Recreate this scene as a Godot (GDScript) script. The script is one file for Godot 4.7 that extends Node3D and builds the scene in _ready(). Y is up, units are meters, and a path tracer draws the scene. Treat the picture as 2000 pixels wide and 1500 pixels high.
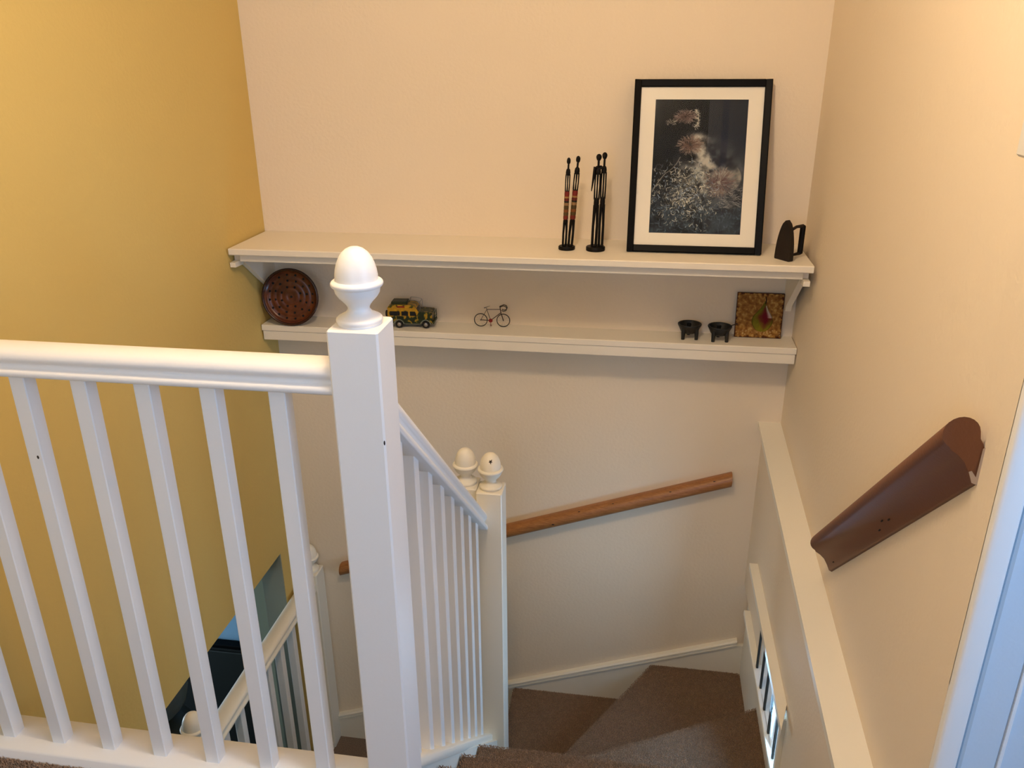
extends Node3D

# ---------------------------------------------------------------- materials
var M := {}
var group_id := 1

func noise_tex(freq: float, seed_: int, ramp = null, size := 512, oct := 4, kind := FastNoiseLite.TYPE_SIMPLEX_SMOOTH) -> NoiseTexture2D:
	var n := FastNoiseLite.new()
	n.noise_type = kind
	n.frequency = freq
	n.seed = seed_
	n.fractal_octaves = oct
	var t := NoiseTexture2D.new()
	t.width = size
	t.height = size
	t.seamless = true
	t.noise = n
	if ramp != null:
		var g := Gradient.new()
		var offs := PackedFloat32Array()
		var cols := PackedColorArray()
		for r in ramp:
			offs.append(r[0])
			cols.append(r[1])
		g.offsets = offs
		g.colors = cols
		t.color_ramp = g
	return t

func mat(called: String, c: Color, rough := 0.6, bump = null, bump_scale := 0.1, tri := 4.0, spec := 0.5) -> StandardMaterial3D:
	var m := StandardMaterial3D.new()
	m.resource_name = called
	m.albedo_color = c
	m.roughness = rough
	m.metallic_specular = spec
	if bump != null:
		m.heightmap_enabled = true
		m.heightmap_texture = bump
		m.heightmap_scale = bump_scale
		m.uv1_triplanar = true
		m.uv1_world_triplanar = true
		m.uv1_scale = Vector3.ONE * tri
	return m

func textured(called: String, tex: Texture2D, rough: float, scale: Vector3, world := true, bump = null, bump_scale := 0.1) -> StandardMaterial3D:
	var m := mat(called, Color.WHITE, rough)
	m.albedo_texture = tex
	m.uv1_triplanar = true
	m.uv1_world_triplanar = world
	m.uv1_scale = scale
	if bump != null:
		m.heightmap_enabled = true
		m.heightmap_texture = bump
		m.heightmap_scale = bump_scale
	return m

func make_materials() -> void:
	var plaster := noise_tex(0.035, 3, null, 512, 4)
	var brush := noise_tex(0.02, 8, null, 512, 3)
	M.cream = mat("cream_paint", Color(0.93, 0.868, 0.775), 0.75, plaster, 0.06, 3.0, 0.35)
	M.yellow = mat("yellow_paint", Color(0.835, 0.725, 0.435), 0.72, plaster, 0.06, 3.0, 0.35)
	M.ceiling = mat("ceiling_paint", Color(0.93, 0.92, 0.9), 0.9)
	M.white = mat("white_gloss_wood", Color(0.945, 0.935, 0.92), 0.38, brush, 0.01, 6.0)
	M.offwhite = mat("old_white_gloss_wood", Color(0.945, 0.92, 0.86), 0.42, brush, 0.015, 6.0)
	M.shelf = mat("shelf_paint", Color(0.94, 0.905, 0.84), 0.5, brush, 0.02, 6.0)
	M.door = mat("pale_door_paint", Color(0.80, 0.87, 0.93), 0.4, brush, 0.02, 6.0)
	M.plastic = mat("white_plastic", Color(0.9, 0.89, 0.87), 0.35)
	var fibre := noise_tex(0.22, 21, [[0.0, Color(0.0, 0.0, 0.0)], [1.0, Color(1, 1, 1)]], 512, 3)
	M.carpet = textured("brown_carpet", noise_tex(0.12, 12, [[0.2, Color(0.40, 0.315, 0.245)], [0.5, Color(0.49, 0.395, 0.315)], [0.8, Color(0.575, 0.475, 0.385)]], 512, 4), 0.95, Vector3.ONE * 3.0, true, fibre, 0.6)
	M.carpet.rim_enabled = true
	M.carpet.rim = 0.3
	M.tuft = mat("carpet_yarn", Color(0.50, 0.40, 0.32), 0.95)
	M.tuft.vertex_color_use_as_albedo = true
	M.tuft.albedo_color = Color.WHITE
	M.brown_paint = mat("brown_gloss_paint", Color(0.46, 0.285, 0.18), 0.48, plaster, 0.03, 6.0, 0.45)
	M.raw_edge = mat("bare_edge", Color(0.72, 0.64, 0.56), 0.7)
	var grain := noise_tex(0.03, 31, [[0.25, Color(0.53, 0.34, 0.18)], [0.5, Color(0.66, 0.45, 0.26)], [0.62, Color(0.60, 0.39, 0.215)], [0.8, Color(0.72, 0.51, 0.31)]], 512, 4)
	M.pine = textured("varnished_pine", grain, 0.4, Vector3(0.9, 14.0, 14.0), true)
	M.knot = mat("pine_knot", Color(0.13, 0.06, 0.03), 0.5)
	M.chip = mat("paint_chip", Color(0.16, 0.11, 0.08), 0.8)
	M.black = mat("black_frame_wood", Color(0.03, 0.028, 0.03), 0.45, null, 0.1, 4.0, 0.22)
	M.mount = mat("mount_board", Color(0.95, 0.925, 0.87), 0.85)
	M.ebony = mat("ebony_wood", Color(0.038, 0.024, 0.022), 0.5, null, 0.1, 4.0, 0.3)
	M.cast_iron = mat("rusted_iron", Color(0.12, 0.075, 0.045), 0.6, noise_tex(0.06, 5), 0.12, 20.0)
	M.cast_iron.metallic = 0.3
	M.pot_black = mat("black_cast_iron", Color(0.045, 0.043, 0.042), 0.42, noise_tex(0.06, 6), 0.06, 20.0)
	M.terracotta = textured("glazed_terracotta", noise_tex(0.02, 44, [[0.1, Color(0.31, 0.145, 0.07)], [0.5, Color(0.36, 0.17, 0.08)], [0.9, Color(0.41, 0.20, 0.095)]], 256, 3), 0.25, Vector3.ONE * 5.0, true)
	M.hole = mat("dark_hole", Color(0.06, 0.025, 0.015), 0.9)
	M.dark_glaze = mat("dark_rim_glaze", Color(0.22, 0.095, 0.05), 0.22)
	M.glass = mat("clear_glass", Color(0.5, 0.55, 0.53, 0.01), 0.02, null, 0.1, 4.0, 0.22)
	M.glass.transparency = BaseMaterial3D.TRANSPARENCY_ALPHA
	M.camo = textured("yellow_green_print", noise_tex(0.012, 77, [[0.0, Color(0.22, 0.23, 0.07)], [0.30, Color(0.30, 0.28, 0.07)], [0.38, Color(0.66, 0.50, 0.09)], [1.0, Color(0.80, 0.60, 0.11)]], 256, 2), 0.35, Vector3.ONE * 12.0, false)
	M.camo_green = textured("dark_green_print", noise_tex(0.015, 78, [[0.0, Color(0.05, 0.09, 0.05)], [0.55, Color(0.11, 0.17, 0.07)], [0.64, Color(0.20, 0.26, 0.09)], [0.74, Color(0.60, 0.47, 0.10)], [1.0, Color(0.68, 0.53, 0.10)]], 256, 2), 0.35, Vector3.ONE * 12.0, false)
	M.toy_yellow = mat("toy_yellow", Color(0.72, 0.53, 0.10), 0.35)
	M.toy_olive = mat("toy_olive", Color(0.15, 0.19, 0.08), 0.4)
	M.toy_grey = mat("toy_grey", Color(0.42, 0.45, 0.40), 0.4)
	M.toy_glass = mat("toy_window", Color(0.06, 0.07, 0.09), 0.15)
	M.tyre = mat("black_rubber", Color(0.05, 0.04, 0.04), 0.7)
	M.chrome = mat("dull_metal", Color(0.6, 0.58, 0.56), 0.35)
	M.chrome.metallic = 0.8
	M.wire = mat("bronze_wire", Color(0.24, 0.15, 0.13), 0.4)
	M.wire.metallic = 0.4
	M.red = mat("red_enamel", Color(0.50, 0.07, 0.06), 0.35)
	M.beads = mat("bead_cloth", Color.WHITE, 0.7)
	M.beads.vertex_color_use_as_albedo = true
	M.dark_wood = mat("dark_stained_wood", Color(0.15, 0.16, 0.15), 0.5)
	M.sofa = mat("grey_upholstery", Color(0.34, 0.36, 0.37), 0.9)
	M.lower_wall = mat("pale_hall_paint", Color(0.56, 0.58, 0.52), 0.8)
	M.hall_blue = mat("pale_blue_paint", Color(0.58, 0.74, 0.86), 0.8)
	M.lamp_glass = mat("opal_glass", Color(0.95, 0.93, 0.88), 0.3)
	M.lamp_glass.emission_enabled = true
	M.lamp_glass.emission = Color(1.0, 0.86, 0.68)
	M.lamp_glass.emission_energy_multiplier = 1.5

# ---------------------------------------------------------------- mesh helpers
func begin() -> SurfaceTool:
	var st := SurfaceTool.new()
	st.begin(Mesh.PRIMITIVE_TRIANGLES)
	return st

func tri(st: SurfaceTool, a: Vector3, b: Vector3, c: Vector3, flip := false) -> void:
	st.add_vertex(a)
	if flip:
		st.add_vertex(b)
		st.add_vertex(c)
	else:
		st.add_vertex(c)
		st.add_vertex(b)

func quad(st: SurfaceTool, a: Vector3, b: Vector3, c: Vector3, d: Vector3, flip := false) -> void:
	tri(st, a, b, c, flip)
	tri(st, a, c, d, flip)

func away(st: SurfaceTool, pts: Array, from: Vector3) -> void:
	var mid := Vector3.ZERO
	for p in pts:
		mid += p
	mid /= pts.size()
	var n: Vector3 = (pts[1] - pts[0]).cross(pts[2] - pts[0])
	var flip := n.dot(mid - from) < 0.0
	for i in range(1, pts.size() - 1):
		tri(st, pts[0], pts[i], pts[i + 1], flip)

func flat(st: SurfaceTool) -> void:
	st.set_smooth_group(-1)

func fresh(st: SurfaceTool) -> void:
	group_id += 1
	st.set_smooth_group(group_id)

func cbox(st: SurfaceTool, c: Vector3, s: Vector3, b := 0.002, basis := Basis.IDENTITY) -> void:
	flat(st)
	var h := s * 0.5
	b = minf(b, minf(h.x, minf(h.y, h.z)) * 0.9)
	var P := func(v: Vector3) -> Vector3: return c + basis * v
	for a in 3:
		var u := (a + 1) % 3
		var w := (a + 2) % 3
		for sg in [-1.0, 1.0]:
			var pts := []
			for k in [[-1, -1], [1, -1], [1, 1], [-1, 1]]:
				var v := Vector3.ZERO
				v[a] = sg * h[a]
				v[u] = k[0] * (h[u] - b)
				v[w] = k[1] * (h[w] - b)
				pts.append(P.call(v))
			away(st, pts, c)
		for sg in [-1.0, 1.0]:
			for sh in [-1.0, 1.0]:
				var pts := []
				for k in [[0, -1], [0, 1], [1, 1], [1, -1]]:
					var v := Vector3.ZERO
					v[a] = k[1] * (h[a] - b)
					v[u] = sg * (h[u] - (b if k[0] == 0 else 0.0))
					v[w] = sh * (h[w] - (0.0 if k[0] == 0 else b))
					pts.append(P.call(v))
				away(st, pts, c)
	for sx in [-1.0, 1.0]:
		for sy in [-1.0, 1.0]:
			for sz in [-1.0, 1.0]:
				away(st, [P.call(Vector3(sx * h.x, sy * (h.y - b), sz * (h.z - b))), P.call(Vector3(sx * (h.x - b), sy * h.y, sz * (h.z - b))), P.call(Vector3(sx * (h.x - b), sy * (h.y - b), sz * h.z))], c)

func box(st: SurfaceTool, lo: Vector3, hi: Vector3, b := 0.0005) -> void:
	cbox(st, (lo + hi) * 0.5, hi - lo, b)

# a profile (closed polygon in the plane of U and W) carried from A to B
func extrude(st: SurfaceTool, prof: Array, A: Vector3, B: Vector3, U: Vector3, W: Vector3, sharp := 40.0) -> void:
	var area := 0.0
	var n := prof.size()
	for i in n:
		var p: Vector2 = prof[i]
		var q: Vector2 = prof[(i + 1) % n]
		area += p.x * q.y - p.y * q.x
	var flip := area * U.cross(W).dot(B - A) < 0.0
	fresh(st)
	for i in n:
		var p0: Vector2 = prof[(i + n - 1) % n]
		var p1: Vector2 = prof[i]
		var p2: Vector2 = prof[(i + 1) % n]
		if absf((p1 - p0).angle_to(p2 - p1)) > deg_to_rad(sharp):
			fresh(st)
		var a := A + U * p1.x + W * p1.y
		var b := A + U * p2.x + W * p2.y
		quad(st, a, b, b + (B - A), a + (B - A), flip)
	flat(st)
	var tr := Geometry2D.triangulate_polygon(PackedVector2Array(prof))
	for i in range(0, tr.size(), 3):
		var v := []
		for k in 3:
			var p: Vector2 = prof[tr[i + k]]
			v.append(A + U * p.x + W * p.y)
		var nrm: Vector3 = (v[1] - v[0]).cross(v[2] - v[0])
		var f := nrm.dot(B - A) > 0.0
		tri(st, v[0], v[1], v[2], f)
		tri(st, v[0] + B - A, v[1] + B - A, v[2] + B - A, not f)

func lathe(st: SurfaceTool, prof: Array, seg: int, xf := Transform3D.IDENTITY, sharp := 50.0) -> void:
	fresh(st)
	for i in prof.size() - 1:
		if i > 0:
			var d0: Vector2 = prof[i] - prof[i - 1]
			var d1: Vector2 = prof[i + 1] - prof[i]
			if absf(d0.angle_to(d1)) > deg_to_rad(sharp):
				fresh(st)
		for k in seg:
			var t0 := TAU * k / seg
			var t1 := TAU * (k + 1) / seg
			var r0: float = prof[i].x
			var r1: float = prof[i + 1].x
			var a := xf * Vector3(r0 * cos(t0), prof[i].y, r0 * sin(t0))
			var b := xf * Vector3(r0 * cos(t1), prof[i].y, r0 * sin(t1))
			var c := xf * Vector3(r1 * cos(t1), prof[i + 1].y, r1 * sin(t1))
			var d := xf * Vector3(r1 * cos(t0), prof[i + 1].y, r1 * sin(t0))
			if r0 < 1e-6:
				tri(st, a, d, c)
			elif r1 < 1e-6:
				tri(st, a, d, b)
			else:
				quad(st, a, d, c, b)

func tube(st: SurfaceTool, pts: Array, radii, seg := 8, closed := false, squash := Vector2.ONE) -> void:
	fresh(st)
	var n := pts.size()
	var rings := []
	var ref := Vector3.UP
	if absf((pts[1] - pts[0]).normalized().dot(ref)) > 0.9:
		ref = Vector3(0, 0, 1)
	var u := Vector3.ZERO
	for i in n:
		var d: Vector3
		if closed:
			d = (pts[(i + 1) % n] - pts[(i + n - 1) % n]).normalized()
		else:
			d = (pts[mini(i + 1, n - 1)] - pts[maxi(i - 1, 0)]).normalized()
		if i == 0:
			u = (ref - d * ref.dot(d)).normalized()
		else:
			u = (u - d * u.dot(d)).normalized()
		var w := d.cross(u)
		var r: float = radii[i] if radii is Array else radii
		var ring := []
		for k in seg:
			var t := TAU * k / seg
			ring.append(pts[i] + u * cos(t) * r * squash.x + w * sin(t) * r * squash.y)
		rings.append(ring)
	var m := n if closed else n - 1
	for i in m:
		var j := (i + 1) % n
		for k in seg:
			var l := (k + 1) % seg
			quad(st, rings[i][k], rings[i][l], rings[j][l], rings[j][k])
	if not closed:
		for e in [0, n - 1]:
			flat(st)
			var c: Vector3 = pts[e]
			for k in seg:
				tri(st, c, rings[e][k], rings[e][(k + 1) % seg], e == 0)

func ball(st: SurfaceTool, c: Vector3, r: Vector3, seg := 14, basis := Basis.IDENTITY) -> void:
	var prof := []
	for i in 9:
		var t := -PI / 2 + PI * i / 8
		prof.append(Vector2(cos(t) if i > 0 and i < 8 else 0.0, sin(t)))
	lathe(st, prof, seg, Transform3D(basis * Basis.from_scale(r), c), 180.0)

func arc(c: Vector2, r: float, a0: float, a1: float, n: int) -> Array:
	var o := []
	for i in n + 1:
		var t := deg_to_rad(lerpf(a0, a1, float(i) / n))
		o.append(c + Vector2(cos(t), sin(t)) * r)
	return o

func done(st: SurfaceTool) -> ArrayMesh:
	st.generate_normals()
	return st.commit()

# ---------------------------------------------------------------- object helpers
var used := {}

func numbered(called: String) -> String:
	var base := called
	while base.length() > 4 and base[-4] == "_" and base.right(3).is_valid_int():
		base = base.left(-4)
	if not used.has(base):
		used[base] = 0
		return base
	used[base] += 1
	return "%s_%03d" % [base, used[base]]

func obj(called: String, mesh: Mesh, m: Material, parent: Node = null) -> MeshInstance3D:
	var o := MeshInstance3D.new()
	o.mesh = mesh
	o.material_override = m
	o.cast_shadow = GeometryInstance3D.SHADOW_CASTING_SETTING_ON
	if parent == null:
		o.name = numbered(called)
		add_child(o, true)
	else:
		o.name = called
		parent.add_child(o, true)
	return o

func part(called: String, st: SurfaceTool, m: Material, parent: Node) -> MeshInstance3D:
	return obj(called, done(st), m, parent)

func tag(o: Node, label: String, category: String, group := "") -> Node:
	o.set_meta("label", label)
	if category:
		o.set_meta("category", category)
	if group:
		o.set_meta("group", group)
	return o

func thing(called: String, label: String, category: String, at := Vector3.ZERO, turn := 0.0, group := "") -> Node3D:
	var o := Node3D.new()
	o.name = numbered(called)
	add_child(o, true)
	o.position = at
	o.rotation.y = turn
	tag(o, label, category, group)
	return o

func struct(called: String, st: SurfaceTool, m: Material, label: String, category: String) -> MeshInstance3D:
	var o := obj(called, done(st), m)
	tag(o, label, category)
	o.set_meta("kind", "structure")
	return o

func struct_root(called: String, label: String, category: String, at := Vector3.ZERO) -> Node3D:
	var o := thing(called, label, category, at)
	o.set_meta("kind", "structure")
	return o

# ---------------------------------------------------------------- the scene
func _ready() -> void:
	setup_view()
	make_materials()
	build_shell()
	build_windows()
	build_stairs()
	build_balustrades()
	build_shelves()
	build_wall_rails()
	build_upper_shelf_things()
	build_lower_shelf_things()
	build_hall()
	build_pile()

func setup_view() -> void:
	var cam := Camera3D.new()
	cam.name = "camera"
	var yaw := deg_to_rad(9.13540477)
	var pitch := deg_to_rad(22.10474741)
	var roll := deg_to_rad(-0.42134328)
	var fwd := Vector3(-sin(yaw) * cos(pitch), -sin(pitch), -cos(yaw) * cos(pitch))
	var right := Vector3(cos(yaw), 0, -sin(yaw))
	var up := right.cross(fwd)
	cam.transform = Transform3D(Basis(right * cos(roll) + up * sin(roll), up * cos(roll) - right * sin(roll), -fwd), Vector3(0, 1.5, 0))
	cam.fov = rad_to_deg(2.0 * atan(750.0 / 1603.684))
	cam.near = 0.05
	cam.far = 100.0
	add_child(cam)
	cam.current = true
	var env := Environment.new()
	env.tonemap_mode = Environment.TONE_MAPPER_LINEAR
	env.tonemap_exposure = 1.05
	env.sdfgi_enabled = true
	env.ssao_enabled = true
	env.ssil_enabled = true
	var sky := Sky.new()
	var sm := ProceduralSkyMaterial.new()
	sm.sky_top_color = Color(0.55, 0.76, 1.0)
	sm.sky_horizon_color = Color(0.80, 0.90, 1.0)
	sm.ground_horizon_color = Color(0.78, 0.89, 1.0)
	sm.ground_bottom_color = Color(0.70, 0.82, 0.95)
	sm.sky_energy_multiplier = 1.1
	sm.ground_energy_multiplier = 0.85
	sky.sky_material = sm
	env.background_mode = Environment.BG_SKY
	env.sky = sky
	env.ambient_light_source = Environment.AMBIENT_SOURCE_DISABLED
	var we := WorldEnvironment.new()
	we.name = "world_environment"
	we.environment = env
	add_child(we)
	# daylight coming in at the landing window behind the camera, the bedroom window and the hall window
	daylight("rear_window_daylight", Vector3(-0.55, 1.45, 1.57), Vector3(-0.5, 0.9, -1.3), Vector2(1.0, 1.1), 1.6, Color(0.74, 0.85, 1.0))
	daylight("side_window_daylight", Vector3(XE - 0.04, 1.45, -0.28), Vector3(0.4, 0.9, -0.75), Vector2(1.0, 1.1), 2.0, Color(0.56, 0.77, 1.0))
	daylight("stair_window_daylight", Vector3(0.475, -0.49, -2.27), Vector3(-1.478, -0.25, -1.75), Vector2(0.40, 0.18), 0.5, Color(0.62, 0.82, 1.0))
	daylight("hall_window_daylight", Vector3(-3.5, -1.1, -2.65), Vector3(-2.1, -1.0, -3.1), Vector2(0.6, 0.8), 2.6, Color(0.80, 0.91, 1.0))

func daylight(called: String, at: Vector3, to: Vector3, size: Vector2, energy: float, c: Color) -> void:
	var l := AreaLight3D.new()
	l.name = called
	l.area_size = size
	l.light_energy = energy
	l.light_color = c
	l.area_range = 8.0
	l.area_attenuation = 2.0
	l.shadow_enabled = true
	l.position = at
	add_child(l)
	l.look_at_from_position(at, to)

const XL := -1.478
const XR := 0.575
const ZB := -3.05
const TOP := 2.44
const ZD := -1.246   # face of the wall with the pale door, right of the stairs
const XE := 1.62

func build_shell() -> void:
	var st := begin()
	extrude(st, [Vector2(-1.585, -2.85), Vector2(0.545, -2.85), Vector2(0.545, -0.2), Vector2(0.72, -0.2), Vector2(0.72, TOP), Vector2(-1.585, TOP)], Vector3(0, 0, ZB - 0.12), Vector3(0, 0, ZB), Vector3(1, 0, 0), Vector3(0, 1, 0))
	struct("wall_back", st, M.cream, "cream back wall above and below the two white shelves", "wall")
	st = begin()   # yellow wall: its underside stops at the ceiling of the lower hall, with a short pier in the back corner
	var yl := [Vector2(1.62, TOP), Vector2(ZB, TOP), Vector2(ZB, -2.85), Vector2(-2.83, -2.85), Vector2(-2.83, -0.515), Vector2(1.62, -0.515)]
	extrude(st, yl, Vector3(XL, 0, 0), Vector3(XL - 0.1, 0, 0), Vector3(0, 0, 1), Vector3(0, 1, 0))
	struct("wall_left", st, M.yellow, "mustard yellow side wall of the stairwell beside the landing balusters", "wall")
	st = begin()
	box(st, Vector3(XL - 0.102, -1.74, -2.831), Vector3(XL - 0.001, -0.516, -2.824), 0.0005)
	struct("trim_2", st, M.lower_wall, "pale jamb of the opening under the yellow wall's slanting foot", "jamb")
	st = begin()
	box(st, Vector3(XR, -0.2, ZB), Vector3(XR + 0.026, TOP, ZD))
	struct("wall_right", st, M.cream, "cream right wall carrying the brown handrail and light switch", "wall")
	st = begin()   # thicker wall below the ledge, with the low window opening
	var wz0 := -2.52
	var wz1 := -2.045
	var slope := func(z: float) -> float: return 0.117 - (z - ZB) * 0.089
	for r in [[ZB, wz0, -0.62], [wz1, -1.33, -0.62], [wz0, wz1, -0.385]]:
		extrude(st, [Vector2(r[0], r[2]), Vector2(r[1], r[2]), Vector2(r[1], slope.call(r[1])), Vector2(r[0], slope.call(r[0]))], Vector3(0.51, 0, 0), Vector3(0.524, 0, 0), Vector3(0, 0, 1), Vector3(0, 1, 0))
	box(st, Vector3(0.545, -2.85, ZB), Vector3(0.556, -0.615, -0.6), 0.0003)
	box(st, Vector3(0.520, -0.62, -1.95), Vector3(0.60, -0.03, -0.6), 0.0003)
	struct("wall_right_lower", st, M.cream, "thicker cream lower wall beside the stairs, below the sloping ledge", "wall")
	st = begin()
	var led := [Vector2(ZB, 0.118), Vector2(-1.33, -0.035), Vector2(-1.33, -0.012), Vector2(ZB, 0.141)]
	extrude(st, led, Vector3(0.49, 0, 0), Vector3(XR, 0, 0), Vector3(0, 0, 1), Vector3(0, 1, 0))
	struct("trim_1", st, M.offwhite, "long cream painted ledge capping the thicker wall under the brown handrail", "ledge")
	st = begin()
	box(st, Vector3(-3.7, TOP, -4.1), Vector3(2.75, TOP + 0.1, 1.75))
	struct("ceiling", st, M.ceiling, "white ceiling over the landing, outside the picture", "ceiling")
	# rear wall with window opening
	st = begin()
	for r in [[XL - 0.1, -1.1, -0.2, TOP], [0.0, XE + 0.1, -0.2, TOP], [-1.1, 0.0, -0.2, 0.85], [-1.1, 0.0, 2.05, TOP]]:
		box(st, Vector3(r[0], r[2], 1.62), Vector3(r[1], r[3], 1.74))
	struct("wall_rear", st, M.cream, "cream wall behind the camera with the landing window", "wall")
	# landing floor
	st = begin()
	extrude(st, [Vector2(1.62, -0.2), Vector2(-1.33, -0.2), Vector2(-1.33, -0.004), Vector2(1.62, -0.004)], Vector3(XL, 0, 0), Vector3(-0.42, 0, 0), Vector3(0, 0, 1), Vector3(0, 1, 0))
	extrude(st, [Vector2(1.62, -0.2), Vector2(-1.29, -0.2), Vector2(-1.29, -0.03)] + arc(Vector2(-1.285, -0.019), 0.015, 180, 90, 4) + [Vector2(1.62, -0.004)], Vector3(-0.42, 0, 0), Vector3(XR, 0, 0), Vector3(0, 0, 1), Vector3(0, 1, 0))
	var fl := struct("floor", st, M.carpet, "brown carpeted landing floor at the foot of the balusters", "floor")
	piles.append([PackedVector2Array([Vector2(XL, -1.226), Vector2(-0.60, -1.226), Vector2(-0.60, -1.02), Vector2(XL, -1.02)]), 0.0, fl])
	piles.append([PackedVector2Array([Vector2(-0.42, -1.297), Vector2(0.505, -1.297), Vector2(0.505, -1.20), Vector2(-0.42, -1.20)]), -0.004, fl])
	st = begin()   # the landing goes on to the right, outside the picture
	box(st, Vector3(XR, -0.2, ZD), Vector3(XE, -0.004, 1.62))
	struct("floor_landing_right", st, M.carpet, "carpeted landing continuing to the right, outside the picture", "floor")
	st = begin()
	for r in [[-1.4, -0.85, -0.2, TOP], [0.3, 1.74, -0.2, TOP], [-0.85, 0.3, -0.2, 0.85], [-0.85, 0.3, 2.05, TOP]]:
		box(st, Vector3(XE, r[2], r[0]), Vector3(XE + 0.12, r[3], r[1]))
	struct("wall_landing_right", st, M.cream, "cream end wall of the landing, outside the picture", "wall")
	st = begin()
	for r in [[XR, 0.602, -0.2, TOP], [1.44, XE, -0.2, TOP], [0.602, 1.44, 2.038, TOP]]:
		box(st, Vector3(r[0], r[2], ZD - 0.13), Vector3(r[1], r[3], ZD))
	struct("wall_door", st, M.cream, "cream wall holding the pale door, right of the brown handrail", "wall")
	# moulded architrave and pale panelled door at the right edge
	var d := struct_root("door_1", "pale bluish panelled door and white moulded architrave at the right edge", "door")
	st = begin()
	var ap := [Vector2(0, 0), Vector2(0.040, 0), Vector2(0.040, 0.006), Vector2(0.038, 0.009), Vector2(0.033, 0.010), Vector2(0.026, 0.012), Vector2(0.016, 0.014), Vector2(0.007, 0.015), Vector2(0.002, 0.0135), Vector2(0.0, 0.011)]
	extrude(st, ap, Vector3(XR + 0.001, 0.0, ZD), Vector3(XR + 0.001, 2.09, ZD), Vector3(1, 0, 0), Vector3(0, 0, 1), 50)
	extrude(st, ap, Vector3(1.463, 0.0, ZD), Vector3(1.463, 2.09, ZD), Vector3(-1, 0, 0), Vector3(0, 0, 1), 50)
	extrude(st, ap, Vector3(XR + 0.001, 2.07, ZD), Vector3(1.463, 2.07, ZD), Vector3(0, -1, 0), Vector3(0, 0, 1), 50)
	part("architrave", st, M.white, d)
	st = begin()
	box(st, Vector3(0.600, 0.0, ZD - 0.13), Vector3(0.6205, 2.04, ZD + 0.002), 0.002)
	box(st, Vector3(1.415, 0.0, ZD - 0.13), Vector3(1.440, 2.04, ZD + 0.002), 0.002)
	box(st, Vector3(0.6255, 2.015, ZD - 0.13), Vector3(1.415, 2.04, ZD + 0.002), 0.002)
	part("lining", st, M.white, d)
	st = begin()
	box(st, Vector3(0.6275, 0.008, ZD - 0.045), Vector3(0.690, 2.008, ZD - 0.004), 0.004)
	part("door_stile", st, M.door, d)
	st = begin()
	box(st, Vector3(1.35, 0.008, ZD - 0.045), Vector3(1.407, 2.008, ZD - 0.004), 0.004)
	part("door_stile", st, M.door, d)
	for r in [[0.008, 0.2], [0.92, 1.06], [1.9, 2.008]]:
		st = begin()
		box(st, Vector3(0.690, r[0], ZD - 0.045), Vector3(1.35, r[1], ZD - 0.0045), 0.002)
		part("door_rail", st, M.door, d)
	for r in [[0.2, 0.92], [1.06, 1.9]]:
		st = begin()
		box(st, Vector3(0.688, r[0] - 0.002, ZD - 0.034), Vector3(1.352, r[1] + 0.002, ZD - 0.018), 0.002)
		part("door_panel", st, M.door, d)
		st = begin()
		var bd := [Vector2(0, 0), Vector2(0.013, 0), Vector2(0.011, 0.007), Vector2(0.006, 0.013), Vector2(0.002, 0.0155), Vector2(0, 0.0155)]
		extrude(st, bd, Vector3(0.690, r[0], ZD - 0.018), Vector3(0.690, r[1], ZD - 0.018), Vector3(1, 0, 0), Vector3(0, 0, 1), 60)
		extrude(st, bd, Vector3(1.35, r[0], ZD - 0.018), Vector3(1.35, r[1], ZD - 0.018), Vector3(-1, 0, 0), Vector3(0, 0, 1), 60)
		part("panel_bead", st, M.white, d)
	# light switch box at the frame's right edge
	var sw := thing("light_switch", "white square wall switch box cut by the upper right edge of the picture", "switch", Vector3(XR, 1.345, -1.40))
	st = begin()
	cbox(st, Vector3(-0.009, 0.0435, 0.0435), Vector3(0.018, 0.087, 0.087), 0.004)
	part("switch_plate", st, M.plastic, sw)
	st = begin()
	cbox(st, Vector3(-0.019, 0.0435, 0.0435), Vector3(0.006, 0.024, 0.012), 0.002)
	part("rocker", st, M.plastic, sw)
	# ceiling lamp
	var lp := thing("ceiling_lamp", "opal globe ceiling lamp over the landing, above the picture", "lamp", Vector3(-0.26, TOP, -1.15))
	st = begin()
	lathe(st, [Vector2(0, -0.035), Vector2(0.05, -0.035), Vector2(0.06, -0.02), Vector2(0.06, 0.0)], 24)
	part("ceiling_rose", st, M.plastic, lp)
	st = begin()
	ball(st, Vector3(0, -0.125, 0), Vector3(0.1, 0.095, 0.1), 28)
	part("globe", st, M.lamp_glass, lp)
	var l := OmniLight3D.new()
	l.name = "lamp_light"
	l.position = Vector3(0, -0.125, 0)
	l.light_color = Color(1.0, 0.88, 0.725)
	l.light_energy = 1.26
	l.light_size = 0.095
	l.omni_range = 12.0
	l.omni_attenuation = 2.0
	l.shadow_enabled = true
	lp.add_child(l)

func window_frame(w: Node3D, lo: Vector3, hi: Vector3, axis: int) -> void:
	# a plain white casement: four rails round a pane, in a plane across the given axis
	var u := 1 if axis == 0 else 0
	var v := 2 if axis == 0 else 1
	var st := begin()
	for k in 4:
		var a := lo
		var b := hi
		if k == 0: b[u] = lo[u] + 0.05
		if k == 1: a[u] = hi[u] - 0.05
		if k == 2: b[v] = lo[v] + 0.05
		if k == 3: a[v] = hi[v] - 0.05
		box(st, a, b, 0.003)
	part("frame", st, M.white, w)

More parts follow.
